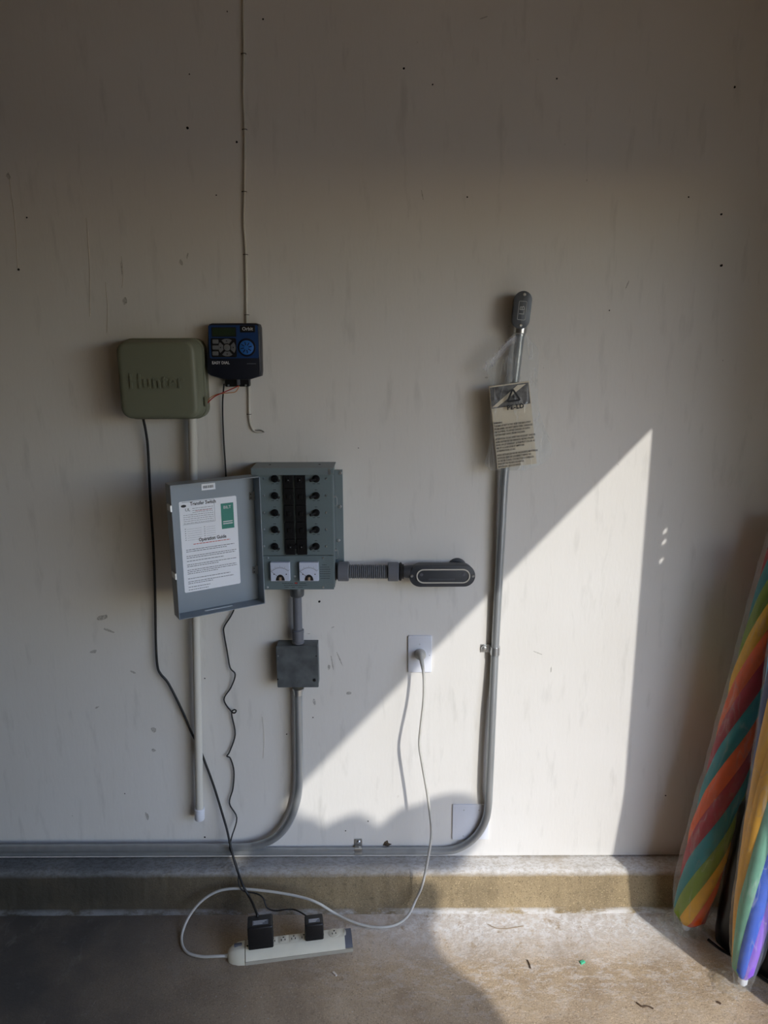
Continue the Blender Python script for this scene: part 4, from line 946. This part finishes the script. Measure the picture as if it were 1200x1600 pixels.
cordB = [W(350, 600, 0.022), W(348, 625, 0.012), W(348, 650, 0.008), W(350, 695, 0.008), W(353, 740, 0.008), W(357, 830, 0.008), W(362, 925, 0.008), W(366, 948, 0.008), W(361, 962, dW), W(350.5, 979, dW), W(350, 990, dW), W(355, 1018, dW), W(359.5, 1043, 0.010), W(367.5, 1054, 0.012), W(361, 1074, dW), W(350, 1093, dW), W(361, 1111, 0.010), W(366.5, 1114, 0.014), W(369, 1110.5, 0.016), W(365.5, 1109, 0.013), W(362, 1116, 0.008), W(367.5, 1147, dW), W(359, 1174, dW), W(354.5, 1181.5, 0.011), W(360, 1185, 0.011), W(365.5, 1205, dW), W(364, 1232, dW), W(358.5, 1255, 0.009), W(370, 1278, 0.013), W(362, 1308, 0.034), W(359, 1326, 0.042), W(366, 1341, 0.045), W(372, 1362, 0.080), W(373, 1380, 0.098), W(380, 1392, 0.105), W(400, 1396, 0.11), W(411, 1403, 0.12), W(417, 1418, 0.13), W(430, 1423, 0.135), W(447, 1421, 0.135), W(462, 1422, 0.135)]
cordB.append(SM @ Vector((xb - 0.016, 0.066, HS + 0.040))); cordB.append(SM @ Vector((xb - 0.010, 0.056, HS + 0.038)))
adapter(xb, 0.052, 0.042, 0.054, 'small black power adapter plugged in beside the last round socket of the power strip', 0.018, cordB, 0.0021, 'top', 'adapters on the power strip')

# ------------------------------------------------------------------ closed sun umbrellas in plastic sleeves
def fab(name, c): return mat('fabric_' + name, c, 0.75, 0, 0.12, 40, 0.2, 400)
COLS = {'orange': (232, 92, 26), 'red': (164, 22, 44), 'teal': (20, 132, 138), 'green': (120, 146, 28), 'yellow': (236, 176, 30), 'ochre': (222, 162, 46), 'sky': (110, 176, 214), 'blue': (48, 100, 214), 'purple': (150, 100, 230), 'navy': (40, 54, 110), 'mint': (120, 178, 150), 'lime': (176, 184, 84)}
def umbrella(foot, topv, label, gores, turns, r0, rmid, r1, a0, sleeve_r, length, tuft, panel_cols=None):
    foot = Vector(foot); ax = (Vector(topv) - foot).normalized()
    t = thing('umbrella', tuple(foot), label, 'umbrella', 'closed umbrellas leaning in the corner')
    a = Vector((1, 0, 0)); a = (a - ax * a.dot(ax)).normalized(); bb = ax.cross(a)
    N = len(gores); NZ = 46; s0 = 0.035
    def rad(f): 
        if f < 0.25: return r0 + (rmid - r0) * math.sin(f / 0.25 * math.pi / 2)
        return rmid + (r1 - rmid) * (f - 0.25) / 0.75
    for g_, cname in enumerate(gores):
        vs = []; fs = []; K = 7
        for i in range(NZ + 1):
            f_ = i / NZ; zz = s0 + (length - s0) * f_; tw = a0 + turns * 2 * math.pi * f_
            for j in range(K + 1):
                h = j / K; th = tw + 2 * math.pi * (g_ + h) / N
                rr_ = rad(f_) * (1 + 0.10 * math.sin(h * math.pi) - 0.05 + 0.05 * noise.noise(Vector((math.cos(th) * 1.5, math.sin(th) * 1.5, zz * 9))))
                if i == 0: rr_ *= 0.55
                vs.append(foot + ax * zz + (a * math.cos(th) + bb * math.sin(th)) * rr_)
        for i in range(NZ):
            for j in range(K): fs.append((i * (K + 1) + j, i * (K + 1) + j + 1, (i + 1) * (K + 1) + j + 1, (i + 1) * (K + 1) + j))
        m = MB(); m.add(vs, fs); m.build('canopy_panel', fab(cname, COLS[cname]), t, angle=70)
    MB().lathe(foot + ax * 0.010, ax, [(0, 0.008), (0.006, 0.012), (0.03, 0.013), (0.05, 0.012), (length - 0.02, 0.012)], 12).build('pole', M_white, t)
    # sleeve
    vs = []; fs = []; K = 36; NZ2 = 90
    for i in range(NZ2 + 1):
        f_ = i / NZ2; zz = 0.004 + (length + 0.02) * f_
        for j in range(K):
            th = 2 * math.pi * j / K
            n_ = noise.noise(Vector((math.cos(th) * 1.8, math.sin(th) * 1.8, zz * 7))) + 0.5 * noise.noise(Vector((math.cos(th) * 4, math.sin(th) * 4, zz * 16)))
            q = (rad(f_) + sleeve_r) * (1 + 0.07 * n_ + 0.04 * noise.noise(Vector((math.cos(th) * 5, math.sin(th) * 5, zz * 30))))
            if f_ < 0.1: q *= (0.55 + 4.5 * f_) + 0.18 * n_ * (1 - f_ * 10)
            p = foot + ax * zz + (a * math.cos(th) + bb * math.sin(th)) * q
            p.z = max(p.z, 0.003); vs.append(p)
    for i in range(NZ2):
        for j in range(K): k = (j + 1) % K; fs.append((i * K + j, i * K + k, (i + 1) * K + k, (i + 1) * K + j))
    fs.append(tuple(reversed(range(K))))
    m = MB(); m.add(vs, fs); m.build('plastic_sleeve', M_sleeve, t, angle=80)
    # crumpled end of the sleeve
    vs = []; fs = []; K = 14
    for i in range(5):
        for j in range(K):
            th = tuft + R(-75 + 150 * j / (K - 1)); q = (r0 * 0.8 + 0.011 * i) * (1 + 0.20 * noise.noise(Vector((j * 1.3, i * 0.9, foot.x * 9))))
            vs.append(Vector((foot.x + q * math.cos(th), foot.y + q * math.sin(th), max(0.004, 0.040 - 0.008 * i + 0.016 * noise.noise(Vector((j * 0.9, i * 1.1, 4)))))))
    for i in range(4):
        for j in range(K - 1): fs.append((i * K + j, i * K + j + 1, (i + 1) * K + j + 1, (i + 1) * K + j))
    m = MB(); m.add(vs, fs); m.build('sleeve_end', M_sleeve, t, angle=80)
    return t
f1 = FL(1070, 1456)
p1 = W(1167, 1100, 0.15)
umbrella(f1, p1, 'closed umbrella with diagonal rainbow stripes in a clear sleeve, nearest the kerb', ['orange', 'red', 'teal', 'green', 'yellow', 'orange', 'red', 'teal'], 1.30, 0.042, 0.054, 0.048, 0.3, 0.012, 1.24, math.pi)
f2 = FL(1159, 1543)
p2 = W(1222, 1100, 0.30)
umbrella(f2, p2, 'closed umbrella with blue, purple and ochre panels in a clear sleeve, standing in the sun', ['ochre', 'ochre', 'mint', 'blue', 'purple', 'navy', 'sky', 'navy'], 0.50, 0.028, 0.046, 0.044, 1.1, 0.006, 1.15, math.pi * 0.95)
# black bag slumped behind the umbrellas
def black_bag():
    A0 = Vector((0.935, -0.205, 0)); eu = Vector((0.577, -0.817, 0)); ev = Vector((0.817, 0.577, 0)); lu, lv, h = 0.20, 0.105, 0.46
    ctr = A0 + eu * lu / 2 + ev * lv / 2
    vs = []; fs = []; K = 32; NZ = 18
    for i in range(NZ + 1):
        f_ = i / NZ
        for j in range(K):
            th = 2 * math.pi * j / K
            c_, s_ = math.cos(th), math.sin(th); q = 1 / (abs(c_) ** 5 + abs(s_) ** 5) ** 0.2
            n_ = noise.noise(Vector((c_ * 2, s_ * 2, f_ * 5)))
            k = (1 - 0.10 * f_ + 0.06 * n_) * (0.95 if i == 0 else 1) * (1 if i < NZ else 0.55)
            p = ctr + eu * (lu / 2 * c_ * q * k) + ev * (lv / 2 * s_ * q * k + 0.025 * f_); vs.append((p.x, p.y, 0.002 + h * f_ ** 0.9))
    for i in range(NZ):
        for j in range(K): k = (j + 1) % K; fs.append((i * K + j, i * K + k, (i + 1) * K + k, (i + 1) * K + j))
    fs.append(tuple(reversed(range(K)))); fs.append(tuple(range(NZ * K, NZ * K + K)))
    t = thing('black_bag', (ctr.x, ctr.y, 0), 'glossy black plastic bag standing behind the two umbrellas', 'bag')
    m = MB(); m.add(vs, fs); m.build('film', M_blackg, t, angle=70)
    m = MB(); m.tube([A0 + eu * (lu * f_) - ev * (0.006 + 0.004 * math.sin(f_ * 9)) + Vector((0, 0, 0.006)) for f_ in (0.0, 0.2, 0.4, 0.6, 0.8, 1.0)], 0.004, 8); m.build('rolled_hem', M_blackg, t)
black_bag()

# ------------------------------------------------------------------ litter on the floor
def chip(u, v, sx_, sy_, h, rot, m, name, label, cat):
    p = FL(u, v); M_ = Matrix.Translation(p) @ Matrix.Rotation(rot, 4, 'Z'); b = MB(M_)
    o = [(-sx_, -sy_), (sx_ * 0.9, -sy_ * 0.8), (sx_, sy_ * 0.7), (sx_ * 0.1, sy_), (-sx_ * 0.85, sy_ * 0.9)]
    b.slab(o, 0.0, h, h * 0.3, 1); return tag(b.build(name, m), label, cat)
chip(910, 1504, 0.008, 0.005, 0.004, 0.4, mat('green_plastic', (70, 190, 140), 0.4, 0, 0.1, 60), 'plastic_scrap', 'tiny green plastic scrap on the sunlit floor', 'scrap')
chip(523, 1522, 0.009, 0.0035, 0.003, -0.9, mat('pale_chip', (226, 214, 196), 0.6, 0, 0.1, 60), 'plaster_crumb', 'small pale crumb on the floor in front of the power strip', 'crumb')
def twig(pts, r, name, label, m):
    b = MB(); b.tube([FL(u, v, r + 0.0005) for u, v in pts], r, 6, 4); return tag(b.build(name, m), label, 'twig')
M_twig = mat('dry_twig', (92, 72, 52), 0.8, 0, 0.2, 60)
twig(((824, 1500), (827, 1506), (829, 1513)), 0.0018, 'twig', 'short dark twig on the sunlit floor left of the green scrap', M_twig)
twig(((762, 1444), (775, 1450), (792, 1451), (818, 1447)), 0.0011, 'twig', 'thin curved dry stem on the white-bloomed floor near the kerb', mat('pale_stem', (168, 150, 126), 0.8, 0, 0.2, 60))
twig(((994, 1566), (1004, 1573), (1012, 1572), (1021, 1576)), 0.0018, 'twig', 'crumpled dry sprig on the floor at the lower right', M_twig)
chip(1123, 1567, 0.006, 0.0035, 0.002, -0.7, M_twig, 'dry_leaf_bit', 'small dark leaf bit on the sunlit floor near the umbrella foot', 'leaf')
# bits on the ledge and chipped paint at the wall foot
p = W(604, 1318, 0.0); o = []
b = MB(FW); b.slab([(p.x - 0.012, p.z - 0.006), (p.x + 0.004, p.z - 0.010), (p.x + 0.016, p.z - 0.002), (p.x + 0.006, p.z + 0.002), (p.x + 0.003, p.z + 0.012), (p.x - 0.006, p.z + 0.006)], -0.001, 0.0009); b.build('paint_chip', mat('chipped_paint', (104, 88, 68), 0.8, col2=(40, 34, 28), scale=160), wall_back, smooth=False)

# ------------------------------------------------------------------ added unseen caster, clumps traced back along the sun from the wanted shadow
SHX = 1.72
def back(p): s_ = (SHX - p.x) / 0.63; return Vector((SHX, p.y - s_, p.z + 0.693 * s_))
shadow_targets = [(W(690, 1300), 0.115), (W(640, 1310), 0.10), (W(540, 1318), 0.085), (W(575, 1335), 0.085), (W(490, 1345), 0.10), (W(440, 1345), 0.10), (FL(590, 1430), 0.13), (FL(640, 1405), 0.06), (FL(520, 1450), 0.14), (FL(560, 1500), 0.10), (FL(500, 1520), 0.14), (FL(660, 1560), 0.135), (FL(600, 1575), 0.14), (FL(500, 1600), 0.16), (FL(690, 1600), 0.15), (FL(380, 1500), 0.18), (FL(380, 1420), 0.14), (W(468, 1318), 0.075), (W(425, 1305), 0.085), (FL(300, 1480), 0.20), (FL(280, 1560), 0.22), (FL(400, 1570), 0.20), (FL(200, 1500), 0.22), (FL(180, 1600), 0.24), (FL(440, 1660), 0.25), (FL(600, 1680), 0.25), (FL(250, 1700), 0.28)]
t = thing('shadow_caster', (SHX, -3.0, -0.03), 'added unseen leafy clumps outside the open door, shaped to shade the wall foot', 'shadow_caster')
for k, (p, r) in enumerate(shadow_targets):
    c_ = back(p); bm = bmesh.new(); bmesh.ops.create_icosphere(bm, subdivisions=3, radius=1.0)
    for v in bm.verts: n_ = 1 + 0.12 * noise.noise(v.co * 3 + Vector((k, 0, 0))); v.co = c_ + v.co * r * n_
    bm.verts.index_update(); m = MB(); m.add([v.co.copy() for v in bm.verts], [[v.index for v in f_.verts] for f_ in bm.faces]); bm.free()
    m.build('caster_clump', M_caster_leaf, t)
m = MB(); m.tube([Vector((SHX, -3.2, -0.03)), Vector((SHX + 0.02, -3.15, 0.6)), Vector((SHX, -3.1, 1.3)), Vector((SHX, -3.0, 1.9))], 0.04, 10); m.build('caster_trunk', M_twig, t)
